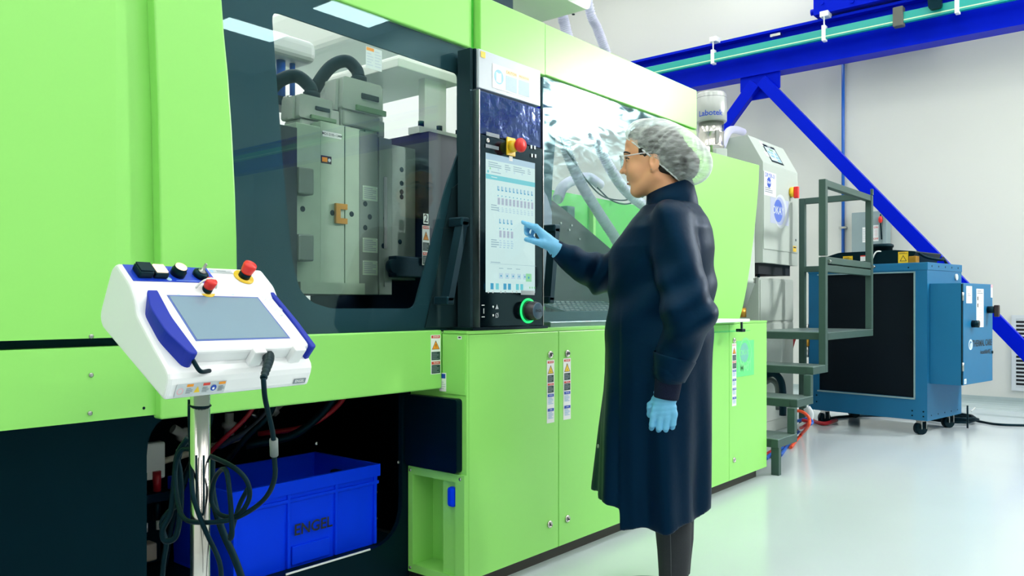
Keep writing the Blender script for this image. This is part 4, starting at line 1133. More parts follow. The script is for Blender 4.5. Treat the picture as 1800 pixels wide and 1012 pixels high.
# bus bar in front of the web
bb = thing('bus_bar', 'teal conductor rail with pale stripe clipped to the blue beam', 'conductor rail', (XB - 0.2, 0, 4.0))
MB().box(XB - 0.22, XB - 0.17, YF + 0.05, YB - 0.02, 4.0, 4.11, bev=0.004).build('rail', TEAL, bb)
MB().box(XB - 0.222, XB - 0.219, YF + 0.05, YB - 0.02, 4.02, 4.032).build('stripe', mat('stripe_pale', (190, 232, 190), 0.4), bb)
for u in (1254, 1449, 1683):
    y = atX(u, 80, XB - 0.2).y
    MB().box(XB - 0.235, XB - 0.16, y - 0.02, y + 0.02, 3.98, 4.15, bev=0.003).box(XB - 0.21, XB - 0.2, y - 0.006, y + 0.006, 4.15, 4.25).box(XB - 0.22, XB - 0.09, y - 0.045, y + 0.045, 4.25, 4.31, bev=0.003).build('hanger', PW, bb)
y = atX(1580, 30, XB - 0.2).y
MB().box(XB - 0.245, XB - 0.15, y - 0.05, y + 0.05, 3.97, 4.17, bev=0.008).build('joint_cover', mat('joint_grey', (88, 92, 84), 0.5), bb)
y = atX(1364, 68, XB - 0.11).y
MB().box(XB - 0.16, XB - 0.1, y - 0.07, y + 0.05, 4.17, 4.2).build('stop_clip', STEEL, bb)
y0 = atX(1427, 30, XB - 0.2).y; y1 = y0 - 1.25
et = thing('crane_end_truck', 'blue crane end carriage riding on top of the beam', 'crane', (XB, y0, 4.28))
MB().box(XB - 0.16, XB + 0.16, y1, y0, 4.30, 4.75, bev=0.01).build('carriage', BLUE, et)
MB().box(XB - 0.175, XB - 0.16, y1 + 0.02, y0 - 0.02, 4.30, 4.32).build('lower_lip', BLUE, et)
for yy, z in ((y0 - 0.1, 4.42), (y0 - 0.42, 4.36), (y0 - 0.42, 4.5), (y0 - 0.9, 4.5)):
    MB().cyl((XB - 0.175, yy, z), (XB - 0.158, yy, z), 0.02, 12).build('bolt', BLUE, et)
MB().cyl((XB - 0.05, y0, 4.38), (XB - 0.05, y0 + 0.06, 4.38), 0.035, 14).build('buffer', BLUE, et)
y = atX(1645, 12, XB - 0.25).y
t = thing('current_collector', 'black current collector shoe hanging over the teal rail', 'collector', (XB - 0.25, y, 4.1))
MB().prism(rounded([(y - 0.06, 4.05), (y + 0.06, 4.05), (y + 0.07, 4.2), (y + 0.06, 4.5), (y - 0.05, 4.5)], 0.04), XB - 0.29, XB - 0.235, 'x').build('shoe', BLACK, t)
MB().box(XB - 0.24, XB - 0.16, y - 0.02, y + 0.02, 4.4, 4.45).build('arm', BLACK, t)

# blue conduit on the wall
a = atX(1482, 110, XW - 0.03); b = atX(1482, 470, XW - 0.03)
cd = thing('wall_conduit', 'slim blue vertical pipe clipped to the white wall', 'pipe', (a.x, a.y, b.z))
MB().cyl((a.x, a.y, b.z), (a.x, a.y, 4.6), 0.018, 12).build('pipe', mat('conduit_blue', (20, 96, 190), 0.35), cd)
z = atX(1482, 400, XW - 0.03).z
MB().box(a.x - 0.03, XW, a.y - 0.04, a.y + 0.04, z - 0.012, z + 0.012).build('clip', STEEL, cd)
# disconnect switch box on the wall
a = atX(1497, 500, XW - 0.16); b = atX(1553, 370, XW - 0.16)
dsw = thing('switch_box', 'grey electrical switch box on the wall with red lever and white notice', 'switch box', (XW - 0.08, (a.y + b.y) / 2, a.z))
SWG = mat('switch_grey', (138, 158, 160), 0.45)
MB().box(XW - 0.16, XW, b.y, a.y, a.z, b.z, bev=0.006).build('enclosure', SWG, dsw)
MB().box(XW - 0.2, XW - 0.02, b.y - 0.04, b.y, b.z - 0.55, b.z - 0.05, bev=0.006).build('mechanism', SWG, dsw)
p = atX(1548, 386, XW - 0.2)
MB().tube([(XW - 0.2, p.y, p.z + 0.06), (XW - 0.21, p.y, p.z), (XW - 0.2, p.y - 0.01, p.z - 0.22)], 0.008, 8).build('lever', BLACK, dsw)
MB().ell((XW - 0.21, p.y, p.z), (0.025, 0.022, 0.04)).build('lever_knob', RED, dsw)
p = atX(1532, 424, XW - 0.161)
sticker('switch_notice', dsw, Vector((XW - 0.1604, p.y, p.z)), -EY, EZ, 0.075, 0.18, PW, [('t', 'ON', .62, .85, .03, PRED), ('t', 'OFF', .62, .14, .03, PRED), ('ring', (.62, .6, .15, .12), PPINK), ('ring', (.62, .42, .15, .12), PPINK), ('r', (.05, .38, .25, .42), PRED), ('r', (.05, .18, .25, .22), PRED)])
p = atX(1516, 426, XW - 0.161)
sticker('side_notice', dsw, Vector((XW - 0.1604, p.y, p.z)), -EY, EZ, 0.04, 0.17, PW, [('lines', (.1, .1, .9, .9, 7), PLG)])
# louvred vent
a = atX(1778, 686, XW - 0.012); b = atX(1840, 554, XW - 0.012)
vt = thing('wall_vent', 'white louvred wall vent at the right edge', 'vent', (XW, b.y, a.z))
MB().plate([(b.y, a.z), (a.y, a.z), (a.y, b.z), (b.y, b.z)], [[(b.y + 0.04, a.z + 0.04), (a.y - 0.04, a.z + 0.04), (a.y - 0.04, b.z - 0.04), (b.y + 0.04, b.z - 0.04)]], XW - 0.02, XW, 'x').build('frame', PLG, vt)
MB().box(XW - 0.004, XW - 0.001, b.y + 0.03, a.y - 0.03, a.z + 0.03, b.z - 0.03).build('backing', PK, vt)
nsl = 18
for k in range(nsl):
    z = a.z + 0.05 + (b.z - a.z - 0.1) * k / (nsl - 1)
    MB().box(XW - 0.018, XW - 0.006, b.y + 0.04, a.y - 0.04, z - 0.008, z + 0.008, T=None).build('slat', PLG, vt)

# ================================================================== DRYER AND LOADER
DRY = 0.62
dx0, dx1 = atY(1341, 300, DRY).x, atY(1402, 300, DRY).x
dr = thing('material_dryer', 'grey material dryer with slanted keypad panel, red and yellow switch and beacon', 'dryer', ((dx0 + dx1) / 2, DRY + 0.4, 1.36))
s1 = atX(1314, 237, dx0)
zf = atY(1341, 284, DRY).z; zb = atY(1341, 461, DRY).z
pr = [(DRY, zb), (DRY, zf), (s1.y, s1.z), (DRY + 0.85, s1.z - 0.02), (DRY + 0.85, zb)]
MB().prism(pr, dx0, dx1, 'x').build('housing', GREYW, dr)
zs = atY(1341, 300, DRY).z; zs2 = atY(1341, 437, DRY).z
dd = MB().box(dx0 + 0.006, dx1 - 0.006, DRY - 0.006, DRY, zs2, zs, bev=0.002).build('front_door', GREYW, dr)
MB().box(dx0 + 0.03, dx1 - 0.05, DRY + 0.05, DRY + 0.8, zb - 0.09, zb).build('foot', mat('foot_dark', (26, 34, 40), 0.5), dr)
up = (Vector((0, s1.y - DRY, s1.z - zf))); ul = up.length; up.normalize()
def slant(u, v):
    # point on the slanted panel under pixel
    n = EX.cross(up); c = Vector((0, -CAMD, CAMH)); d_ = dep(u, v, 1) - c
    k = (Vector((dx0, DRY, zf)) - c).dot(n) / d_.dot(n)
    return c + d_ * k
def slant_sheet(name, u0, v0, wid, hei, base, items):
    O = slant(u0, v0) + EX.cross(up) * 0.0006
    return sticker(name, dr, O, EX, up, wid, hei, base, items, th=0.003)
KB = mat('keypad_blue', (120, 170, 220), 0.3, noise=0); KC = mat('keypad_pale', (200, 226, 240), 0.3, noise=0)
O = slant(1358, 284); R_ = slant(1380, 288); U_ = slant(1338, 249)
kw = 0.26; kh = (slant(1340, 250) - O).length * 0.9
slant_sheet('keypad', 1357, 284, kw, kh, BLACK, [('r', (.07, .1, .93, .86), KC), ('r', (.35, .68, .7, .8), mat('lcd_green', (120, 160, 130), 0.4, noise=0)), ('r', (.12, .5, .3, .64), KB), ('r', (.36, .5, .54, .64), KB), ('r', (.7, .5, .88, .64), KB), ('r', (.2, .3, .5, .42), KB), ('r', (.62, .3, .88, .42), KB), ('r', (.62, .14, .88, .24), KB), ('t', 'OKAY', .5, .93, .03, PLG)])
for (u, v) in ((1338, 252), (1347, 270)):
    slant_sheet('toggle_plate', u, v + 4, 0.07, 0.05, PW, [('c', (.4, .5, .12), PGREY)])
p = slant(1322, 234)
bcn = MB().cyl((p.x + 0.05, DRY + 0.5, s1.z - 0.02), (p.x + 0.05, DRY + 0.5, s1.z + 0.08), 0.032, 18, 0)
bcn.cyl((p.x + 0.05, DRY + 0.5, s1.z + 0.08), (p.x + 0.05, DRY + 0.5, s1.z + 0.135), 0.033, 18, 1)
bcn.cyl((p.x + 0.05, DRY + 0.5, s1.z + 0.135), (p.x + 0.05, DRY + 0.5, s1.z + 0.165), 0.032, 18, 0)
bcn.build('beacon', [PW, emat('beacon_red', (236, 40, 30), 0.6)], dr, label='white signal beacon with red band')
a = atY(1343, 342, DRY - 0.006); b = atY(1364, 306, DRY - 0.006)
sticker('dryer_sheet', dd, Vector((a.x, DRY - 0.0064, a.z)), EX, EZ, b.x - a.x, (b.z - a.z), mat('sheet_white', (214, 216, 226), 0.4, noise=0),
        [('t', 'DRYER-01', .5, .84, .048, PBLUE), ('c', (.4, .56, .17), PBLUE), ('t', 'OKAY', .4, .56, .03, PW), ('lines', (.06, .12, .7, .36, 3), PGREY)], label='white sheet reading DRYER-01 with round OKAY logo')
a = atY(1354, 391, DRY - 0.006); b = atY(1386, 354, DRY - 0.006)
sticker('logo_sheet', dd, Vector((a.x, DRY - 0.0064, a.z)), EX, EZ, b.x - a.x, b.z - a.z, mat('sheet_lilac', (176, 184, 208), 0.3, noise=0),
        [('c', (.55, .52, .36), PLG), ('c', (.5, .52, .30), mat('sheet_lilac2', (160, 170, 202), 0.3, noise=0)), ('c', (.42, .52, .24), mat('logo_blue', (84, 112, 200), 0.3, noise=0)), ('t', 'OKAY', .42, .52, .09, PLG)], label='lilac sheet with round OKAY logo')
p = atY(1390, 338, DRY - 0.006)
T = Matrix.Translation(p) @ Matrix.Rotation(math.pi / 2, 4, 'X')
m = MB().lathe([(0.045, 0), (0.045, 0.03), (0, 0.03)], T=T, n=24, mi=1)
m.box(-0.016, 0.016, -0.055, 0.045, 0.03, 0.07, 0, T=T, bev=0.005)
m.build('main_switch', [RED, YEL], dr, label='red rotary handle on a yellow disc')
p = atY(1399, 422, DRY - 0.007); MB().cyl(p, p + Vector((0, 0.006, 0)), 0.012, 12).build('key_lock', BLACK, dr)
a = atY(1394, 442, DRY - 0.0065)
sticker('caution_tag', dd, Vector((a.x, DRY - 0.0065, a.z)), EX, EZ, 0.075, 0.05, YEL, [('r', (.1, .65, .9, .85), PK)])
# low cabinet below the dryer
lc = thing('low_cabinet', 'pale grey low cabinet carrying the dryer behind the steps', 'cabinet', ((dx0 + dx1) / 2, 1.0, 0))
a = atY(1334, 500, 0.68)
MB().box(a.x, dx1 + 0.05, 0.68, 1.4, 0.0, zb - 0.12, bev=0.006).build('carcass', GREYW, lc)
MB().box(a.x + 0.015, dx1 + 0.035, 0.672, 0.68, 0.95, zb - 0.14, bev=0.003).build('front_panel', GREYW, lc)
MB().box(a.x + 0.015, dx1 + 0.035, 0.672, 0.68, 0.1, 0.93, bev=0.003).build('lower_panel', GREYW, lc)
for k in range(2):
    MB().cyl((a.x + 0.04 + 0.0 * k, 0.70, zb - 0.12), (a.x + 0.04, 0.70, zb - 0.08), 0.012, 8).build('stud', BLACK, lc) if k == 0 else None
# hopper loader
lp = atY(1250, 165, 0.9)
ld = thing('hopper_loader', 'cylindrical hopper loader with grey Labotek hood and steel chamber', 'loader', (lp.x, 0.9, 0.985))
TL = Matrix.Translation((lp.x, 0.9, 0))
HG = mat('hood_grey', (176, 180, 178), 0.3, 0.3)
MB().lathe([(0.0, 2.785), (0.11, 2.785), (0.12, 2.77), (0.12, 2.745), (0.123, 2.74), (0.124, 2.56), (0.115, 2.55), (0.0, 2.55)], T=TL, n=36).build('hood', HG, ld)
MB().lathe([(0.1215, 2.744), (0.1225, 2.742), (0.1215, 2.739)], T=TL, n=36).build('seal', BLACK, ld)
MB().lathe([(0.0, 2.55), (0.1, 2.55), (0.1, 2.47), (0.103, 2.465), (0.1, 2.46), (0.1, 2.36), (0.103, 2.355), (0.1, 2.35), (0.1, 2.28), (0.06, 2.2), (0.06, 1.9), (0.0, 1.9)], T=TL, n=36).build('chamber', CHROME, ld)
MB().lathe([(0.0, 1.9), (0.12, 1.9), (0.12, 1.2), (0.05, 1.0), (0.05, 0.985), (0, 0.985)], T=TL, n=24).build('hopper', STEEL, ld)
vdir = Vector((-lp.x, -CAMD - 0.9, 0)).normalized()
mm = MB()
tv, tf = text_geo('Labotek', 0.062, 0.001)
base_a = math.atan2(vdir.y, vdir.x)
mm.add([TL @ Vector((0.1247 * math.cos(base_a + (q.x) / 0.125 - 0.05), 0.1247 * math.sin(base_a + q.x / 0.125 - 0.05), 2.605 + q.y)) for q in tv], tf)
mm.build('lettering', PBLUE, ld, label='dark blue Labotek lettering')
side_v = Vector((-vdir.y, vdir.x, 0))
c0 = Vector((lp.x, 0.9, 2.42)) + vdir * 0.1
MB().box(-0.012, 0.012, 0.1, 0.115, 2.37, 2.47, T=TL @ Matrix.Rotation(base_a - math.pi / 2 + 0.45, 4, 'Z')).build('latch', STEEL, ld)
MB().box(-0.06, 0.04, 0.1, 0.15, 2.25, 2.32, T=TL @ Matrix.Rotation(base_a - math.pi / 2 + 0.5, 4, 'Z'), bev=0.006).build('valve_box', GREYW, ld)
MB().box(-0.05, 0.05, 0.09, 0.14, 2.2, 2.34, T=TL @ Matrix.Rotation(base_a - math.pi / 2 - 0.55, 4, 'Z'), bev=0.01).build('solenoid', PEND, ld)
MB().tube(catmull([Vector((lp.x + 0.1, 0.86, 2.36)), atY(1280, 232, 1.0), atY(1292, 228, 1.1), atY(1306, 232, 1.2)], 10), 0.034, 14).build('suction_hose', HOSE, ld)
# drying hopper seen behind the curved cover
hp = atY(1302, 500, 0.75)
dh = thing('drying_hopper', 'pale grey hopper with cone and brass collar behind the curved cover', 'hopper', (hp.x, 0.75, 0.985))
TH = Matrix.Translation((hp.x, 0.75, 0))
MB().lathe([(0, 1.9), (0.11, 1.9), (0.11, 1.29), (0.115, 1.29), (0.115, 1.265), (0.11, 1.26), (0.04, 1.06), (0.0, 1.06)], T=TH, n=28).build('vessel', GREYW, dh)
MB().lathe([(0.045, 1.06), (0.045, 0.985), (0.0, 0.985)], T=TH, n=20).build('collar', BRASS, dh)
for k in range(8):
    a_ = k * math.pi / 4
    MB().box(-0.006, 0.006, 0.105, 0.125, 1.26, 1.3, T=TH @ Matrix.Rotation(a_, 4, 'Z')).build('clamp_lug', STEEL, dh)
o = MB().box(hp.x + 0.13, hp.x + 0.2, 1.0, 1.1, 0.985, 1.5).build('wiring_column', BLACK); tag(o, 'dark wiring column beside the drying hopper', 'wiring column')

# ================================================================== ACCESS STEPS
SX = [5.01, 5.34, 5.64, 5.94, 7.04]; SZ = [0.232, 0.456, 0.656, 0.887]; SY0, SY1 = -0.05, 0.55
stp = thing('access_steps', 'dark green grey steel access steps with platform and handrail', 'steps', (6.0, 0.25, 0))
TREAD = mat('tread_plate', (120, 142, 138), 0.3, 0.6, bump=0.5, bscale=160)
tb = 0.05
for i in range(4):
    MB().box(SX[i], SX[i + 1], SY0, SY1, SZ[i] - 0.006, SZ[i], bev=0.002).build('tread', TREAD, stp)
    for y in (SY0, SY1 - tb):
        MB().box(SX[i], SX[i + 1], y, y + tb, SZ[i] - 0.056, SZ[i] - 0.0062, bev=0.003).build('side_rail', STAIR, stp)
    MB().box(SX[i], SX[i] + tb, SY0 + tb, SY1 - tb, SZ[i] - 0.056, SZ[i] - 0.0062, bev=0.003).build('front_rail', STAIR, stp)
    if i < 3:
        for y in (SY0, SY1 - tb):
            MB().box(SX[i + 1] - tb, SX[i + 1], y, y + tb, SZ[i], SZ[i + 1] - 0.056, bev=0.003).build('riser_post', STAIR, stp)
for y in (SY0, SY1 - tb):
    if y > 0: MB().box(SX[4] - tb, SX[4], y, y + tb, 0.0, SZ[3] - 0.056).build('leg', STAIR, stp)
    MB().box(SX[0] + 0.01, SX[0] + tb, y, y + tb, 0.0, SZ[0] - 0.056).build('leg', STAIR, stp)
    if y > 0: MB().box(SX[3] + 0.04, SX[3] + 0.09, y, y + tb, 0.0, SZ[3] - 0.056).build('leg', mat('leg_navy', (10, 30, 44), 0.5), stp)
xp = SX[3] - 0.055
def post(x, y, z0, z1): MB().box(x, x + tb, y, y + tb, z0, z1, bev=0.004).build('post', STAIR, stp)
def railx(x0, x1, y, z): MB().box(x0, x1, y, y + tb, z - tb, z, bev=0.004).build('rail', STAIR, stp)
def raily(x, y0, y1, z): MB().box(x, x + tb, y0, y1, z - tb, z, bev=0.004).build('rail', STAIR, stp)
post(xp, SY0 - 0.001, 0.60, 1.43); post(xp, SY0 - 0.001, 1.44, 1.99)
xe_ = SX[4] - tb
post(xe_, SY0 - 0.001, SZ[3], 1.40); post(xe_, SY0 - 0.001, 1.41, 1.99)
railx(xp + tb, xe_, SY0 + 0.004, 1.99); railx(xp + tb, xe_, SY0 + 0.004, 1.435); railx(xp + tb, xe_, SY0 + 0.004, 1.375)
post(xe_, SY1 - tb, SZ[3], 2.01); raily(xe_, SY0 + tb, SY1 - tb, 2.01); raily(xe_, SY0 + tb, SY1 - tb, 1.42)
MB().box(xe_ + 0.0, xe_ + 0.03, SY0 - 0.01, SY0 + 0.01, 1.99, 2.04, bev=0.004).build('latch', STAIR, stp)
for z in (1.40,):
    MB().cyl((xp + tb, SY0 - 0.006, z), (xp + tb + 0.03, SY0 - 0.006, z), 0.012, 10).build('hinge', STEEL, stp)
    MB().cyl((xe_ + 0.01, SY0 - 0.006, z), (xe_ + 0.05, SY0 - 0.006, z), 0.012, 10).build('hinge', STEEL, stp)

# ================================================================== CHILLER
CO = Vector((7.33, -0.393, 0))
TCc = frame(CO, Vector((0.988, -0.156, 0)), Vector((0.156, 0.988, 0)))
ch = thing('process_chiller', 'blue process chiller on casters with black radiator and control box', 'chiller', CO + Vector((0.4, 0.4, 0)))
W_, D_, z0, z1 = 1.05, 0.73, 0.124, 1.438
cz = MB()
cz.box(0.02, D_, 0.0, W_, z0, z1 - 0.0, T=TCc)
cz.build('cabinet', CHILL, ch)
MB().plate([(0.0, z0), (W_, z0), (W_, z1 - 0.06), (0.0, z1 - 0.06)], [[(0.105, 0.31), (0.95, 0.31), (0.95, 1.355), (0.105, 1.355)]], -0.002, 0.02, 'x', T=TCc).build('front_frame', CHILL, ch)
MB().box(-0.006, D_ + 0.004, -0.005, W_ + 0.005, z1 - 0.062, z1 + 0.002, T=TCc, bev=0.003).build('top_band', CHILL, ch)
RAD = mat('radiator_black', (1, 14, 24), 0.6, noise=0.3, nscale=200, spec=0.15)
MB().box(0.012, 0.0195, 0.1, 0.955, 0.305, 1.36, T=TCc).build('radiator', RAD, ch)
MB().box(-0.012, -0.002, 0.094, 0.106, 0.30, 1.365, T=TCc).box(-0.012, -0.002, 0.094, 0.96, 0.296, 0.308, T=TCc).box(-0.012, -0.002, 0.094, 0.96, 1.356, 1.366, T=TCc).build('radiator_trim', mat('trim_pale', (150, 178, 182), 0.35, 0.4), ch)
for (yy, zz) in ((0.03, 0.2), (0.03, 0.16), (0.12, 0.2), (0.12, 0.16), (0.97, 0.2), (0.97, 0.26), (0.15, 1.40), (0.5, 1.40), (0.85, 1.40)):
    MB().cyl(TCc @ Vector((-0.0065, yy, zz)), TCc @ Vector((0.0, yy, zz)), 0.007, 8).build('screw', BLACK, ch)
for xx in (0.08, 0.22, 0.36, 0.5, 0.64):
    MB().cyl(TCc @ Vector((xx, -0.0065, 1.41)), TCc @ Vector((xx, 0.0, 1.41)), 0.008, 8).build('screw', BLACK, ch)
    MB().cyl(TCc @ Vector((xx, -0.0025, 0.165)), TCc @ Vector((xx, 0.0, 0.165)), 0.006, 8).build('screw', BLACK, ch)
MB().cyl(TCc @ Vector((0.6, -0.012, 1.33)), TCc @ Vector((0.6, 0.0, 1.33)), 0.028, 18).build('pressure_gauge', PLG, ch)
bx = MB().box(0.045, 0.72, -0.243, -0.0005, 0.432, 1.264, T=TCc, bev=0.003).build('control_box', CHILL, ch)
MB().box(0.06, 0.715, -0.255, -0.244, 0.436, 1.26, T=TCc, bev=0.003).build('control_door', CHILL, bx)
MB().box(0.046, 0.06, -0.25, -0.243, 0.44, 1.255, T=TCc).build('door_gap', BLACK, bx)
for zz in (0.55, 1.12):
    MB().cyl(TCc @ Vector((0.05, -0.255, zz)), TCc @ Vector((0.05, -0.255, zz + 0.07)), 0.008, 8).build('hinge', STEEL, bx)
exc = (TCc.to_3x3() @ EX)
def bsh(name, x, z, w_, h_, base, items, lb=None):
    return sticker(name, bx, TCc @ Vector((x, -0.2554, z)), exc, EZ, w_, h_, base, items, label=lb)
bsh('paper_notice', 0.12, 1.10, 0.12, 0.14, PW, [('lines', (.2, .4, .8, .6, 2), PGREY)])
bsh('paper_notice', 0.34, 0.90, 0.16, 0.32, PW, [('lines', (.08, .86, .9, .97, 2), PGREY), ('r', (.1, .7, .25, .8), PK), ('r', (.1, .52, .25, .62), PK), ('lines', (.35, .1, .9, .8, 9), PLG)])
bsh('red_tag', 0.67, 1.15, 0.04, 0.11, PW, [('r', (.0, .75, 1, 1), PPINK)])
LGW = mat('logo_swirl', (190, 214, 236), 0.4, noise=0)
bsh('lettering', 0.17, 0.64, 0.52, 0.2, None, [('ring', (.08, .6, .085, .055), LGW), ('c', (.1, .56, .045), LGW), ('t', 'THERMAL CARE', .58, .62, .075, .82, PK), ('t', 'AccuchillerNQ', .72, .25, .05, .8, PK)], 'dark blue THERMAL CARE lettering with pale swirl')
for z_, m_, xx in ((0.93, BLACK, 0.25), (1.045, BLACK, 0.60)):
    T = TCc @ Matrix.Translation((xx, -0.255, z_)) @ Matrix.Rotation(math.pi / 2, 4, 'X')
    k = MB().lathe([(0.03, 0), (0.03, 0.05), (0, 0.05)], T=T, n=18)
    if xx > 0.5: k.box(-0.015, 0.03, -0.06, 0.04, 0.05, 0.085, T=T, bev=0.006, mi=1)
    k.build('selector_knob', [m_, mat('knob_darkred', (34, 12, 14), 0.4)], bx)
MB().cyl(TCc @ Vector((0.70, -0.262, 0.68)), TCc @ Vector((0.70, -0.255, 0.68)), 0.012, 12).build('door_lock', BLACK, bx)
bsh('corner_tag', 0.075, 0.445, 0.045, 0.04, PW, [('r', (.2, .2, .8, .8), PLBLUE)])
# fan shroud on top
fs = MB().prism(rounded([(0.18, 1.44), (0.92, 1.44), (0.95, 1.52), (0.80, 1.56), (0.30, 1.56), (0.12, 1.54)], 0.02), 0.08, 0.62, 'x', T=TCc).build('fan_shroud', BLACK, ch)
c = TCc @ Vector((0.33, 0.52, 0))
MB().lathe([(0.085, 1.56), (0.085, 1.60), (0.095, 1.605), (0.095, 1.625), (0.08, 1.635), (0, 1.635)], T=Matrix.Translation(c), n=28).build('filler_cap', RUBBER, ch)
ey_ = TCc.to_3x3() @ -EY
sticker('yellow_notice', ch, TCc @ Vector((0.076, 0.27, 1.445)), ey_, EZ, 0.085, 0.095, YEL, [('p', [(.5, .7), (.85, .15), (.15, .15)], PK), ('p', [(.5, .6), (.75, .2), (.25, .2)], YEL), ('lines', (.1, .78, .9, .95, 2), PK)])
sticker('yellow_notice', ch, TCc @ Vector((0.076, 0.76, 1.475)), ey_, EZ, 0.09, 0.05, YEL, [('lines', (.1, .2, .9, .8, 3), PK)])
sticker('white_notice', ch, TCc @ Vector((0.076, 0.60, 1.475)), ey_, EZ, 0.07, 0.05, PW, [('r', (0, .8, 1, 1), PRED)])
MB().box(0.07, 0.14, 0.12, 0.18, 1.44, 1.50, T=TCc, bev=0.004).build('drain_fitting', BRASS, ch)
MB().tube(catmull([TCc @ Vector((0.1, 0.4, 1.55)), TCc @ Vector((0.06, 0.45, 1.55)), TCc @ Vector((0.05, 0.48, 1.49)), TCc @ Vector((0.04, 0.49, 1.44))], 6), 0.006, 8).build('white_tube', PW, ch)
MB().tube(catmull([TCc @ Vector((0.15, 0.15, 1.54)), TCc @ Vector((0.2, 0.08, 1.49)), TCc @ Vector((0.3, -0.0, 1.47)), TCc @ Vector((0.4, 0.03, 1.49)), TCc @ Vector((0.55, 0.05, 1.44))], 6), 0.012, 8).build('black_tube', RUBBER, ch)
for (xx, yy) in ((0.06, 0.08), (0.06, 0.93), (0.64, 0.08), (0.64, 0.93)):
    c = TCc @ Vector((xx, yy, 0))
    k = MB().cyl(c + Vector((-0.014, -0.02, 0.052)), c + Vector((0.014, 0.02, 0.052)), 0.052, 20, 0)
    T = Matrix.Translation(c) @ Matrix.Rotation(0.95, 4, 'Z')
    k.box(-0.045, 0.02, -0.026, -0.02, 0.05, 0.124, 1, T=T).box(-0.045, 0.02, 0.02, 0.026, 0.05, 0.124, 1, T=T).box(-0.05, 0.03, -0.03, 0.03, 0.116, 0.124, 1, T=T)
    k.build('caster', [RUBBER, STEEL], ch)
MB().cyl(TCc @ Vector((0.73, -0.05, 0.0)), TCc @ Vector((0.73, -0.05, 0.2)), 0.008, 8).build('levelling_foot', BLACK, ch)

# ================================================================== CABLES AND HOSES ON THE RIGHT
def fl_cable(label, pts, r, m, name='floor_cable', g=None):
    o = MB().tube(catmull(pts, 8), r, 8).build(name, m); tag(o, label, 'cable', g); return o
coil = []
c = atZ(1672, 738, 0.02)
for k in range(40):
    a_ = k * 0.5
    coil.append(Vector((c.x + (0.16 + 0.02 * math.sin(k)) * math.cos(a_), c.y + (0.2 + 0.02 * math.cos(k * 1.7)) * math.sin(a_), 0.014 + 0.0014 * k)))
coil += [atZ(1720, 740, 0.012), atZ(1760, 746, 0.012), atZ(1830, 748, 0.012), atZ(1900, 752, 0.012)]
fl_cable('coil of black cable on the floor right of the chiller, tail running out', coil, 0.011, RUBBER)
fl_cable('thin white wire standing up from the black cable coil', [atZ(1703, 742, 0.01), atX(1703, 730, 9.3), atX(1708, 722, 9.3), atX(1714, 716, 9.35)], 0.005, PW)
zig = [atZ(1398, 772, 0.012), atZ(1412, 762, 0.012)]
fl_cable('orange cable looping round the foot of the steps', [atZ(1390, 786, 0.012), atZ(1408, 764, 0.012), atX(1420, 750, 6.0), atX(1423, 738, 6.0), atX(1417, 728, 6.0), atX(1405, 722, 6.0), atX(1390, 724, 6.0)], 0.012, ORC, g='coloured cables by the steps')
fl_cable('blue cable beside the orange one at the foot of the steps', [atZ(1372, 800, 0.012), atZ(1400, 762, 0.012), atX(1420, 748, 6.1), atX(1428, 742, 6.1), atX(1420, 736, 6.1), atX(1400, 740, 6.1)], 0.012, BLC, g='coloured cables by the steps')
fl_cable('red cable beside the orange one at the foot of the steps', [atZ(1360, 803, 0.012), atZ(1396, 758, 0.012), atX(1412, 750, 6.05), atX(1422, 742, 6.05), atX(1410, 738, 6.05)], 0.013, REDC, g='coloured cables by the steps')
fl_cable('blue cable end at the cabinet corner on the floor', [atZ(1346, 806, 0.012), atZ(1356, 798, 0.012), atZ(1376, 786, 0.014)], 0.013, BLC, g='cable ends at the cabinet corner')
fl_cable('red cable end at the cabinet corner on the floor', [atZ(1345, 800, 0.014), atZ(1358, 792, 0.014), atZ(1384, 780, 0.014)], 0.013, REDC, g='cable ends at the cabinet corner')
fl_cable('thick red hose hanging behind the steps, left one', [atX(1386, 590, 7.34), atX(1374, 620, 7.34), atX(1370, 660, 7.34), atX(1366, 700, 7.34)], 0.022, REDC, 'cooling_hose', 'red hoses behind the steps')
fl_cable('thick red hose hanging behind the steps, right one', [atX(1396, 590, 7.3), atX(1388, 620, 7.3), atX(1384, 660, 7.3), atX(1384, 720, 7.3)], 0.024, REDC, 'cooling_hose', 'red hoses behind the steps')
fl_cable('dark hose bundle arching behind the second step', [atX(1345, 660, 6.5), atX(1360, 656, 6.5), atX(1372, 668, 6.5), atX(1376, 690, 6.5), atX(1376, 730, 6.5)], 0.03, RUBBER, 'cooling_hose')
fl_cable('grey hose arching behind the second step', [atX(1345, 672, 6.55), atX(1356, 668, 6.55), atX(1366, 680, 6.55), atX(1368, 720, 6.55)], 0.022, mat('hose_grey2', (90, 104, 100), 0.5), 'cooling_hose')
fl_cable('pale curved pipe at the back of the lowest step', [atX(1404, 752, 6.3), atX(1418, 744, 6.3), atX(1424, 728, 6.3), atX(1418, 716, 6.3)], 0.03, PLG, 'cooling_hose')
fl_cable('dark red hose on the floor behind the caster', [atZ(1424, 736, 0.02), atZ(1436, 742, 0.02), atZ(1452, 744, 0.02), atZ(1470, 738, 0.02)], 0.018, REDC, 'cooling_hose')
fl_cable('black cable running along the floor under the chiller', [atZ(1440, 738, 0.012), atZ(1480, 732, 0.012), atZ(1540, 730, 0.012), atZ(1600, 733, 0.012), atZ(1660, 738, 0.012)], 0.012, RUBBER)
vl = thing('ball_valve', 'brass ball valve between the steps and the chiller', 'valve', atX(1418, 608, 7.3))
c = atX(1418, 608, 7.3)
MB().cyl(c, c + Vector((0, 0, 0.12)), 0.025, 12).build('body', BRASS, vl)
MB().cyl(c + Vector((0, 0, -0.1)), c, 0.02, 12).build('pipe', STEEL, vl)
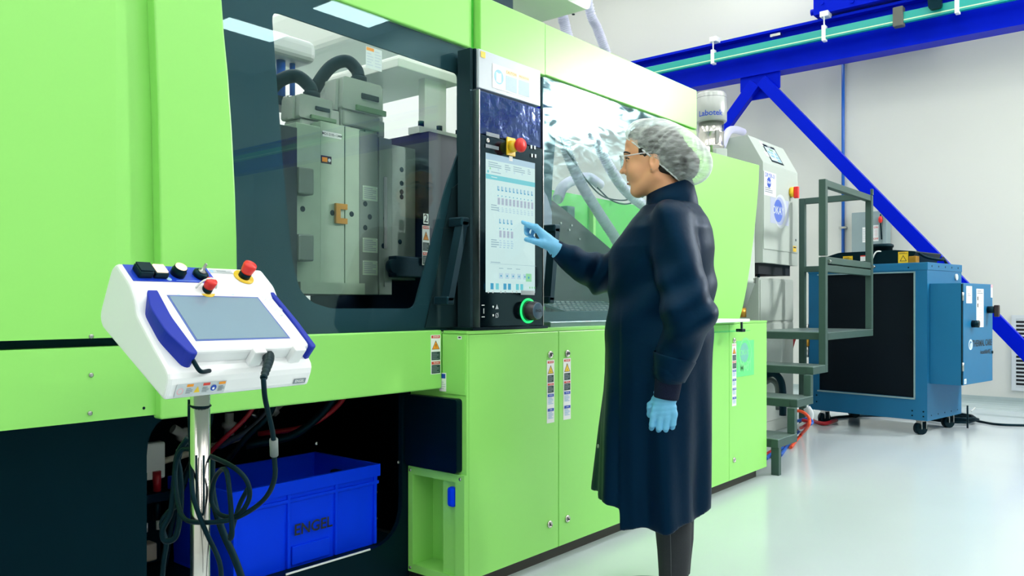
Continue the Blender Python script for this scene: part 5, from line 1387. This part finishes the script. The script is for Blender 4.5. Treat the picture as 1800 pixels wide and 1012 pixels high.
MB().cyl(c + Vector((0, 0, 0.12)), c + Vector((0, 0, 0.2)), 0.02, 12).build('pipe', STEEL, vl)
MB().box(c.x - 0.04, c.x + 0.01, c.y - 0.01, c.y + 0.05, c.z + 0.05, c.z + 0.065).build('lever', YEL, vl)

# ================================================================== THE OPERATOR
def smin(a, b, k):
    h = np.clip(0.5 + 0.5 * (b - a) / k, 0, 1)
    return b * (1 - h) + a * h - k * h * (1 - h)
def smax(a, b, k): return -smin(-a, -b, k)
def s_ell(P, c, r):
    q = P - np.array(c, np.float32); r = np.array(r, np.float32)
    k0 = np.sqrt(((q / r) ** 2).sum(-1)); k1 = np.sqrt(((q / (r * r)) ** 2).sum(-1)) + 1e-9
    return k0 * (k0 - 1) / k1
def s_cap(P, a, b, ra, rb):
    a = np.array(a, np.float32); b = np.array(b, np.float32); d = b - a
    t = np.clip(((P - a) @ d) / (d @ d), 0, 1)
    return np.sqrt(((P - a - t[..., None] * d) ** 2).sum(-1)) - (ra + (rb - ra) * t)
def s_chain(P, pts, rs, k=0.004):
    D = None
    for i in range(len(pts) - 1):
        d = s_cap(P, pts[i], pts[i + 1], rs[i], rs[i + 1])
        D = d if D is None else smin(D, d, k)
    return D
def surface(fn, lo, hi, h):
    """smooth closed surface of a distance field (surface nets)"""
    lo = np.array(lo, np.float32); n = np.ceil((np.array(hi) - lo) / h).astype(int) + 1
    ax = [lo[i] + h * np.arange(n[i], dtype=np.float32) for i in range(3)]
    D = np.empty(n, np.float32)
    for i in range(0, n[0], 24):
        G = np.stack(np.meshgrid(ax[0][i:i + 24], ax[1], ax[2], indexing='ij'), -1)
        D[i:i + 24] = fn(G)
    S = D < 0
    c = np.zeros(n - 1, np.int16)
    for dx in (0, 1):
        for dy in (0, 1):
            for dz in (0, 1):
                c += S[dx:n[0] - 1 + dx, dy:n[1] - 1 + dy, dz:n[2] - 1 + dz]
    act = (c > 0) & (c < 8)
    idx = -np.ones(n - 1, np.int64); cells = np.argwhere(act); idx[act] = np.arange(len(cells))
    acc = np.zeros((len(cells), 3), np.float64); cnt = np.zeros(len(cells))
    corners = [(x, y, z) for x in (0, 1) for y in (0, 1) for z in (0, 1)]
    for a in corners:
        for k in range(3):
            if a[k]: continue
            b = list(a); b[k] = 1
            da = D[cells[:, 0] + a[0], cells[:, 1] + a[1], cells[:, 2] + a[2]]
            db = D[cells[:, 0] + b[0], cells[:, 1] + b[1], cells[:, 2] + b[2]]
            m = (da < 0) != (db < 0)
            t = np.where(m, da / np.where(m, da - db, 1), 0)
            p = np.tile(np.array(a, float), (len(cells), 1)); p[:, k] = t
            acc[m] += p[m]; cnt[m] += 1
    V = lo + h * (cells + acc / cnt[:, None])
    F = []
    for k in range(3):
        sl0 = [slice(None)] * 3; sl1 = [slice(None)] * 3
        sl0[k] = slice(0, -1); sl1[k] = slice(1, None)
        e = np.argwhere(S[tuple(sl0)] != S[tuple(sl1)])
        i, j = [x for x in range(3) if x != k]
        e = e[(e[:, i] > 0) & (e[:, j] > 0) & (e[:, i] < n[i] - 1) & (e[:, j] < n[j] - 1)]
        def g(di, dj):
            q = e.copy(); q[:, i] -= di; q[:, j] -= dj
            return idx[q[:, 0], q[:, 1], q[:, 2]]
        F.append(np.stack([g(1, 1), g(0, 1), g(0, 0), g(1, 0)], 1))
    return V, np.concatenate(F)
PC = dep(1160, 537, 3.0); PF = math.radians(24)
PM = frame((PC.x, PC.y, 0), Vector((-math.sin(PF), math.cos(PF), 0)), Vector((-math.cos(PF), -math.sin(PF), 0)))
person = thing('person', 'woman in dark navy lab coat, hairnet and blue gloves touching the terminal screen', 'person', (PC.x, PC.y, 0))
def sdf_part(name, fn, lo, hi, h, m, parent=person, **kw):
    V, F = surface(fn, lo, hi, h)
    mb = MB(); mb.add([Vector(v) for v in V], [list(map(int, f)) for f in F], 0, True, PM)
    return mb.build(name, m, parent, **kw)

SKIN = mat('skin', (226, 164, 124), 0.48, noise=0.05, nscale=20)
SKIN.node_tree.nodes['Principled BSDF'].inputs['Subsurface Weight'].default_value = 0.12
SKIN.node_tree.nodes['Principled BSDF'].inputs['Subsurface Scale'].default_value = 0.01
def mir(P):
    Q = P.copy(); Q[..., 1] = np.abs(Q[..., 1]); return Q
def f_head(P):
    Q = mir(P)
    d = s_ell(P, (0.022, 0, 1.648), (0.106, 0.078, 0.092))
    d = smin(d, s_ell(P, (0.082, 0, 1.685), (0.044, 0.055, 0.04)), 0.02)
    d = smin(d, s_ell(P, (0.060, 0, 1.582), (0.062, 0.057, 0.085)), 0.03)
    d = smin(d, s_cap(Q, (0.012, 0.052, 1.555), (0.082, 0.014, 1.508), 0.02, 0.019), 0.03)
    d = smin(d, s_ell(P, (0.084, 0, 1.508), (0.022, 0.024, 0.021)), 0.015)
    d = smin(d, s_ell(Q, (0.083, 0.036, 1.578), (0.032, 0.026, 0.03)), 0.02)
    d = smin(d, s_ell(P, (0.113, 0, 1.648), (0.02, 0.045, 0.013)), 0.012)
    d = smax(d, -s_ell(Q, (0.136, 0.034, 1.622), (0.022, 0.022, 0.0135)), 0.012)
    d = smin(d, s_ell(Q, (0.104, 0.032, 1.622), (0.0155, 0.0165, 0.0135)), 0.004)
    d = smin(d, s_cap(P, (0.119, 0, 1.636), (0.134, 0, 1.590), 0.0075, 0.0095), 0.012)
    d = smin(d, s_ell(P, (0.139, 0, 1.584), (0.011, 0.0105, 0.0095)), 0.006)
    d = smin(d, s_ell(Q, (0.123, 0.012, 1.578), (0.010, 0.007, 0.008)), 0.006)
    d = smin(d, s_ell(P, (0.111, 0, 1.560), (0.012, 0.014, 0.012)), 0.01)
    d = smin(d, s_ell(P, (0.1105, 0, 1.5505), (0.0105, 0.021, 0.0055)), 0.004)
    d = smin(d, s_ell(P, (0.1095, 0, 1.5365), (0.0105, 0.018, 0.0065)), 0.004)
    d = smax(d, -s_ell(P, (0.122, 0, 1.5437), (0.012, 0.020, 0.0016)), 0.002)
    d = smax(d, -s_ell(P, (0.119, 0, 1.5225), (0.012, 0.02, 0.006)), 0.01)
    ear = s_ell(Q, (0.012, 0.079, 1.600), (0.019, 0.009, 0.031))
    ear = smin(ear, s_ell(Q, (0.018, 0.076, 1.574), (0.010, 0.007, 0.010)), 0.006)
    ear = smax(ear, -s_ell(Q, (0.018, 0.089, 1.604), (0.009, 0.008, 0.016)), 0.006)
    d = smin(d, ear, 0.006)
    d = smin(d, s_cap(P, (0.002, 0, 1.565), (-0.04, 0, 1.43), 0.056, 0.06), 0.03)
    d = smin(d, s_ell(P, (-0.04, 0, 1.40), (0.09, 0.13, 0.06)), 0.04)
    return d
body = sdf_part('body', f_head, (-0.15, -0.16, 1.33), (0.17, 0.16, 1.76), 0.0028, SKIN)
LIP = mat('lip', (176, 96, 86), 0.4)
LASH = mat('lash_dark', (26, 20, 20), 0.5)
EYEW = mat('eye_white', (226, 222, 216), 0.2, noise=0)
for s in (1, -1):
    MB().ell((0.1085, 0.032 * s, 1.6215), (0.0118, 0.0118, 0.0085), T=PM).build('eye', EYEW, person)
    MB().ell((0.1175, 0.0325 * s, 1.6205), (0.0032, 0.005, 0.0052), T=PM).build('iris', LASH, person)
    br = [Vector((0.1275, 0.012 * s, 1.645)), Vector((0.128, 0.028 * s, 1.6505)), Vector((0.117, 0.045 * s, 1.648)), Vector((0.104, 0.054 * s, 1.641))]
    MB().tube(catmull(br, 5), lambda i: 0.0044 - 0.0018 * i / 15, 6, T=PM).build('eyebrow', LASH, person)
    lsh = [Vector((0.117, 0.021 * s, 1.6255)), Vector((0.1215, 0.031 * s, 1.6285)), Vector((0.114, 0.042 * s, 1.6265)), Vector((0.107, 0.048 * s, 1.622))]
    MB().tube(catmull(lsh, 5), 0.0027, 6, T=PM).build('eyelash', LASH, person)
    MB().ell((0.022, 0.0835 * s, 1.574), (0.0022, 0.002, 0.0022), T=PM).build('earring', STEEL, person)
lipp = [Vector((0.1145, 0.019 * k / 4 * 1.0, 1.5505 - 0.0004 * k * k)) for k in range(-4, 5)]
for z, r in ((1.5495, 0.004), (1.5375, 0.0047)):
    L_ = [Vector((0.1185 - 0.0009 * k * k * 0.6, 0.0043 * k, z)) for k in range(-4, 5)]
    MB().tube(L_, lambda i: r * (1 - 0.8 * abs(i - 4) / 4), 8, T=PM).build('lip', LIP, person)
HAIR = mat('hair_dark', (22, 18, 18), 0.5, noise=0.3, nscale=60, spec=0.3)
ncen = Vector((0.118, 0, 1.702)); nrm_ = Vector((-0.657, 0, 0.754)).normalized()
def f_hair(P):
    Q = mir(P)
    d = s_ell(P, (0.010, 0, 1.655), (0.108, 0.083, 0.094))
    d = smin(d, s_ell(P, (-0.075, 0, 1.60), (0.07, 0.075, 0.065)), 0.03)
    d = smin(d, s_ell(P, (0.076, 0, 1.70), (0.046, 0.058, 0.046)), 0.02)
    cut = -((P[..., 0] - 0.119) * nrm_.x + (P[..., 2] - 1.707) * nrm_.z)
    d = smax(d, cut, 0.008)
    d = smin(d, s_ell(Q, (0.044, 0.0690, 1.650), (0.030, 0.0070, 0.030)), 0.006)
    d = smin(d, s_ell(Q, (-0.022, 0.060, 1.586), (0.030, 0.013, 0.026)), 0.01)
    d = smin(d, s_ell(P, (-0.05, 0, 1.575), (0.03, 0.06, 0.03)), 0.02)
    return d + 0.0015 * np.sin(P[..., 2] * 160 + P[..., 0] * 190)
sdf_part('hair', f_hair, (-0.17, -0.11, 1.5), (0.15, 0.11, 1.78), 0.0045, HAIR)
# bouffant hair net: gathered shell above an elastic band
NET = veil('hair_net', (232, 238, 238), 0.22, 0.7, wave=0.2)
ec = Vector((-0.03, 0, 1.648)); ea = Vector((0.845, 0, 0.534)); eb = Vector((-0.534, 0, 0.845))
def net_pt(dirv, c0, k=1.0):
    o = c0 - ec
    def cc(v): return Vector((v.dot(ea) / 0.176, v.y / 0.098, v.dot(eb) / 0.105))
    O_, D_ = cc(o), cc(dirv)
    A_ = D_.dot(D_); B_ = 2 * O_.dot(D_); C_ = O_.dot(O_) - 1
    t = (-B_ + math.sqrt(max(0, B_ * B_ - 4 * A_ * C_))) / (2 * A_)
    return c0 + dirv * t * k
pl_c = ec - nrm_ * (ec - ncen).dot(nrm_)
e1 = Vector((nrm_.z, 0, -nrm_.x)); e2 = EY
NP, NE = 120, 22
V = []; F = []
for j in range(NE + 1):
    el = (math.pi / 2) * j / NE
    for i in range(NP):
        ph = 2 * math.pi * i / NP
        d_ = (e1 * math.cos(ph) + e2 * math.sin(ph)) * math.cos(el) + nrm_ * math.sin(el)
        gather = math.cos(el) ** 1.5
        k = 1 + 0.020 * gather * math.sin(ph * 21 + 1.7 * math.sin(ph * 5)) + 0.012 * math.sin(ph * 7 + el * 6) * math.sin(2 * el)
        if j == 0: k *= 0.965
        V.append(net_pt(d_.normalized(), pl_c, k))
for j in range(NE):
    for i in range(NP):
        F.append((j * NP + i, j * NP + (i + 1) % NP, (j + 1) * NP + (i + 1) % NP, (j + 1) * NP + i))
net = MB().add(V, F, 0, True, PM).build('hair_net', NET, person, label='puffy translucent white hair net')
rim = [net_pt((e1 * math.cos(a) + e2 * math.sin(a)).normalized(), pl_c, 0.955 + 0.006 * math.sin(a * 23)) for a in [2 * math.pi * k / 96 for k in range(96)]]
MB().tube(rim, lambda i: 0.0032 + 0.0008 * math.sin(i * 1.9), 8, T=PM, closed=True).build('elastic_band', veil('net_band', (232, 236, 238), 0.8, 0.7), net)
# safety glasses
CLEARP = glass('lens_clear', (0.96, 0.98, 0.98), 1.5, 0.02)
FRW = veil('frame_clear', (226, 226, 232), 0.75, 0.2)
sg = MB()
for s in (1, -1):
    sg.tube(catmull([Vector((0.142, 0.012 * s, 1.633)), Vector((0.144, 0.035 * s, 1.637)), Vector((0.132, 0.058 * s, 1.632)), Vector((0.120, 0.066 * s, 1.630))], 5), 0.0018, 6, T=PM)
gl2 = sg.build('safety_glasses', FRW, person, label='clear safety glasses with thin pale temples')
for s in (1, -1):
    MB().tube([Vector((0.120, 0.066 * s, 1.630)), Vector((0.07, 0.076 * s, 1.634)), Vector((0.022, 0.080 * s, 1.638))], 0.0022, 6, T=PM).build('temple', FRW, gl2)
    lens = [(0.143, 0.010, 1.633), (0.1445, 0.035, 1.636), (0.133, 0.058, 1.631), (0.126, 0.062, 1.615), (0.131, 0.050, 1.598), (0.140, 0.030, 1.594), (0.1425, 0.014, 1.602)]
    MB().add([(x, y * s, z) for x, y, z in lens] + [(x - 0.002, y * s, z) for x, y, z in lens], [list(range(7)), list(range(13, 6, -1))] + [(k, (k + 1) % 7, 7 + (k + 1) % 7, 7 + k) for k in range(7)], 0, False, PM).build('lens', CLEARP, gl2)
    MB().tube([Vector((x + 0.0005, y * s, z)) for x, y, z in lens], 0.0012, 6, T=PM, closed=True).build('lens_rim', FRW, gl2)
MB().tube([Vector((0.142, 0.012, 1.630)), Vector((0.146, 0, 1.628)), Vector((0.142, -0.012, 1.630))], 0.0018, 6, T=PM).build('bridge', FRW, gl2)

# lab coat
COAT = mat('coat_navy', (1, 17, 38), 0.52, noise=0.15, nscale=5, bump=0.12, bscale=30, spec=0.3, tint=(0.1, 0.5, 1))
KZ = np.array([0.25, 0.38, 0.62, 0.84, 1.03, 1.16, 1.29, 1.36, 1.40, 1.43, 1.46, 1.50])
KF = np.array([0.246, 0.238, 0.222, 0.203, 0.198, 0.184, 0.165, 0.128, 0.10, 0.075, 0.055, 0.04])
KB_ = np.array([-0.165, -0.168, -0.178, -0.182, -0.190, -0.200, -0.198, -0.190, -0.175, -0.155, -0.140, -0.12])
KW = np.array([0.245, 0.24, 0.235, 0.225, 0.205, 0.195, 0.205, 0.20, 0.165, 0.12, 0.095, 0.08])
LS, LE, LW = (-0.055, 0.165, 1.365), (-0.118, 0.262, 1.04), (-0.062, 0.255, 0.862)
RS, RE, RW = (-0.02, -0.165, 1.355), (0.262, -0.245, 1.205), (0.402, -0.140, 1.292)
def f_coat(P):
    x, y, z = P[..., 0], P[..., 1], P[..., 2]
    fr = np.interp(z, KZ, KF); bk = np.interp(z, KZ, KB_); wd = np.interp(z, KZ, KW)
    cx = (fr + bk) / 2; a = (fr - bk) / 2
    th = np.arctan2(y / wd, (x - cx) / a)
    low = np.clip((1.0 - z) / 0.6, 0, 1)
    fold = low * (0.016 * np.sin(th * 6 + 0.8 + 3 * z) + 0.007 * np.sin(th * 13 + 5 * z))
    fold += np.clip((1.35 - z) / 0.2, 0, 1) * np.clip((z - 0.9) / 0.2, 0, 1) * 0.008 * np.sin(34 * (z + 0.9 * x) + 7 * y)
    # overlapping front panel
    fold += np.where((x < 0.118) & (y > 0), 0.006, 0) * np.clip((1.1 - z) / 0.1, 0, 1)
    e = 2.3
    q = (np.abs((x - cx) / a) ** e + np.abs(y / wd) ** e) ** (1 / e)
    d = (q - 1) * np.minimum(a, wd) - fold
    d = smax(d, z - 1.455, 0.02)
    hem = np.where((x > 0.118) | (y < -0.05), 0.378, 0.305) + 0.30 * np.clip(-x - 0.06, 0, 1) + 0.006 * np.sin(th * 9)
    d = smax(d, hem - z, 0.006)
    # sleeves
    w1 = 0.006 * np.sin(58 * z + 34 * x + 14 * y) * np.exp(-((z - 1.06) / 0.15) ** 2) + 0.006 * np.sin(46 * x - 22 * z + 3)
    dl = s_chain(P, [LS, LE, LW], [0.082, 0.080, 0.056], 0.05) - w1
    dl = smin(dl, s_cap(P, (-0.075, 0.255, 0.895), LW, 0.062, 0.057), 0.01)
    w2 = 0.007 * np.sin(75 * x + 40 * z + 10 * y) * np.exp(-((x - 0.27) / 0.12) ** 2)
    dr = s_chain(P, [RS, RE, RW], [0.08, 0.070, 0.042], 0.04) - w2
    dr = smin(dr, s_cap(P, (0.33, -0.19, 1.235), (0.375, -0.16, 1.27), 0.06, 0.05), 0.02)
    d = smin(d, dl, 0.018); d = smin(d, dr, 0.03)
    # shoulders and bust
    d = smin(d, s_cap(P, (-0.05, -0.13, 1.385), (-0.06, 0.13, 1.385), 0.06, 0.06), 0.04)
    d = smin(d, s_ell(mir(P), (0.10, 0.075, 1.245), (0.075, 0.075, 0.075)), 0.05)
    return d
coat = sdf_part('lab_coat', f_coat, (-0.26, -0.36, 0.27), (0.46, 0.37, 1.50), 0.0075, COAT, label='dark navy snap-front lab coat reaching below the knees')
# stand collar
V = []; F = []; N_ = 40
for lay, (cx_, z_f, z_b, a_, b_) in enumerate(((-0.045, 1.425, 1.43, 0.098, 0.09), (-0.043, 1.455, 1.475, 0.094, 0.083), (-0.035, 1.488, 1.545, 0.084, 0.072), (-0.035, 1.488, 1.545, 0.078, 0.066), (-0.043, 1.44, 1.46, 0.09, 0.075))):
    for k in range(N_):
        t = 2 * math.pi * k / N_
        f_ = (1 + math.cos(t)) / 2
        V.append((cx_ + a_ * math.cos(t), b_ * math.sin(t), z_f * f_ + z_b * (1 - f_)))
for j in range(4):
    for k in range(N_):
        F.append((j * N_ + k, j * N_ + (k + 1) % N_, (j + 1) * N_ + (k + 1) % N_, (j + 1) * N_ + k))
MB().add(V, F, 0, True, PM).build('collar', COAT, coat)
CUFF = mat('cuff_knit', (1, 12, 40), 0.75, noise=0.1, bump=0.3, bscale=300, spec=0.2)
# turned-up left cuff, inner knit cuffs
def ring_sleeve(name, a, b, ra, rb, m, par=coat, n=24):
    a = Vector(a); b = Vector(b)
    c = [a.lerp(b, t) for t in (0, 0.08, 0.5, 0.92, 1.0, 1.0, 0.5)]
    rr = [ra * 0.96, ra, (ra + rb) / 2, rb, rb * 0.97, rb * 0.88, rb * 0.85]
    return MB().tube(c, rr, n, T=PM, caps=False).build(name, m, par)
ring_sleeve('left_cuff', (-0.074, 0.255, 0.910), (-0.056, 0.253, 0.832), 0.074, 0.055, COAT)
ring_sleeve('knit_cuff', (-0.058, 0.252, 0.86), (-0.044, 0.250, 0.765), 0.047, 0.043, CUFF)
ring_sleeve('knit_cuff', (0.375, -0.158, 1.275), (0.432, -0.128, 1.312), 0.042, 0.036, CUFF)
def snap(p, n_):
    q = Vector((0, 0, 1)).rotation_difference(Vector(n_).normalized()).to_matrix().to_4x4(); q.translation = Vector(p)
    MB().lathe([(0.0035, 0), (0.0075, 0), (0.0075, 0.003), (0.0035, 0.003), (0.0035, 0)], T=PM @ q, n=16).build('snap', STEEL, coat)
snap((0.213, 0.102, 0.565), (0.9, 0.5, 0)); snap((-0.105, 0.290, 0.862), (-0.6, 0.8, 0))
# jeans and shoes
JEANS = mat('jeans_charcoal', (34, 38, 44), 0.8, noise=0.25, nscale=150)
for s, nm in ((1, 'left'), (-1, 'right')):
    MB().tube([Vector((0.0, 0.085 * s, 0.60)), Vector((-0.02, 0.085 * s, 0.45)), Vector((-0.055, 0.083 * s, 0.29)), Vector((-0.058, 0.082 * s, 0.20)), Vector((-0.056, 0.082 * s, 0.12)), Vector((-0.055, 0.082 * s, 0.07))], [0.08, 0.07, 0.066, 0.06, 0.053, 0.05], 20, T=PM).build('trouser_leg', JEANS, person)
    MB().tube([Vector((-0.03, 0.148 * s, 0.40)), Vector((-0.050, 0.1495 * s, 0.29)), Vector((-0.052, 0.1425 * s, 0.20)), Vector((-0.052, 0.135 * s, 0.10))], 0.0013, 6, T=PM).build('trouser_seam', mat('seam_grey', (84, 88, 92), 0.8), person)
    def f_shoe(P, s=s):
        d = s_ell(P, (0.03, 0.085 * s, 0.012), (0.135, 0.046, 0.030))
        d = smin(d, s_cap(P, (-0.055, 0.083 * s, 0.05), (-0.055, 0.083 * s, 0.10), 0.045, 0.042), 0.03)
        return smax(d, 0.001 - P[..., 2], 0.004)
    sdf_part('shoe', f_shoe, (-0.13, 0.085 * s - 0.07, -0.01), (0.19, 0.085 * s + 0.07, 0.16), 0.006, BLACK)
# gloves
GLOVE = mat('nitrile_blue', (104, 178, 220), 0.45, noise=0.05, nscale=60, bump=0.1, bscale=120)
def f_right(P):
    W = (0.418, -0.132, 1.302); 
    k1, k2, k3, k4 = (0.494, -0.092, 1.388), (0.503, -0.112, 1.396), (0.504, -0.133, 1.393), (0.498, -0.151, 1.382)
    d = s_cap(P, (0.408, -0.138, 1.294), W, 0.031, 0.031)
    d = smin(d, s_chain(P, [W, (0.455, -0.108, 1.340), k1], [0.029, 0.022, 0.0125]), 0.015)
    d = smin(d, s_chain(P, [W, (0.462, -0.122, 1.348), k2], [0.029, 0.022, 0.0125]), 0.012)
    d = smin(d, s_chain(P, [W, (0.462, -0.135, 1.345), k3], [0.028, 0.021, 0.012]), 0.012)
    d = smin(d, s_chain(P, [W, (0.458, -0.146, 1.338), k4], [0.026, 0.02, 0.011]), 0.012)
    d = smin(d, s_chain(P, [k1, (0.528, -0.098, 1.402), (0.560, -0.105, 1.4175)], [0.0115, 0.0098, 0.0074]), 0.008)
    d = smin(d, s_chain(P, [k2, (0.540, -0.118, 1.408), (0.556, -0.124, 1.383), (0.541, -0.120, 1.368)], [0.0115, 0.010, 0.009, 0.008]), 0.005)
    d = smin(d, s_chain(P, [k3, (0.538, -0.140, 1.402), (0.552, -0.144, 1.376), (0.534, -0.138, 1.362)], [0.011, 0.010, 0.009, 0.008]), 0.005)
    d = smin(d, s_chain(P, [k4, (0.525, -0.160, 1.386), (0.535, -0.160, 1.364), (0.520, -0.153, 1.352)], [0.010, 0.009, 0.008, 0.007]), 0.005)
    d = smin(d, s_chain(P, [(0.432, -0.108, 1.312), (0.468, -0.086, 1.326), (0.503, -0.080, 1.337), (0.537, -0.088, 1.345)], [0.020, 0.0165, 0.012, 0.0095]), 0.012)
    return d
sdf_part('right_glove', f_right, (0.36, -0.19, 1.24), (0.585, -0.05, 1.44), 0.0028, GLOVE, label='pale blue glove with pointing index finger')
def f_left(P):
    d = s_ell(P, (-0.042, 0.250, 0.775), (0.040, 0.030, 0.035))
    d = smin(d, s_cap(P, (-0.042, 0.250, 0.785), (-0.038, 0.252, 0.725), 0.032, 0.026), 0.012)
    for i, x in enumerate((-0.072, -0.049, -0.026, -0.003)):
        kz = (0.712, 0.704, 0.702, 0.706)[i]
        d = smin(d, s_cap(P, (-0.042 + (x + 0.04) * 0.45, 0.252, 0.765), (x, 0.260, kz), 0.019, 0.0125), 0.010)
        d = smin(d, s_chain(P, [(x, 0.260, kz), (x + 0.004, 0.258, kz - 0.032 - 0.006 * (i in (1, 2))), (x + 0.008, 0.236, kz - 0.046 - 0.006 * (i in (1, 2))), (x + 0.010, 0.218, kz - 0.034)], [0.0118, 0.0108, 0.0095, 0.008]), 0.0035)
    d = smin(d, s_chain(P, [(-0.018, 0.240, 0.765), (0.008, 0.232, 0.735), (0.012, 0.226, 0.705), (0.006, 0.222, 0.682)], [0.018, 0.0145, 0.0115, 0.009]), 0.008)
    d -= 0.0013 * np.sin(P[..., 2] * 330 + 40 * P[..., 0]) * np.clip((P[..., 2] - 0.70) / 0.05, 0, 1)
    return d
sdf_part('left_glove', f_left, (-0.11, 0.18, 0.63), (0.05, 0.30, 0.83), 0.0028, GLOVE)
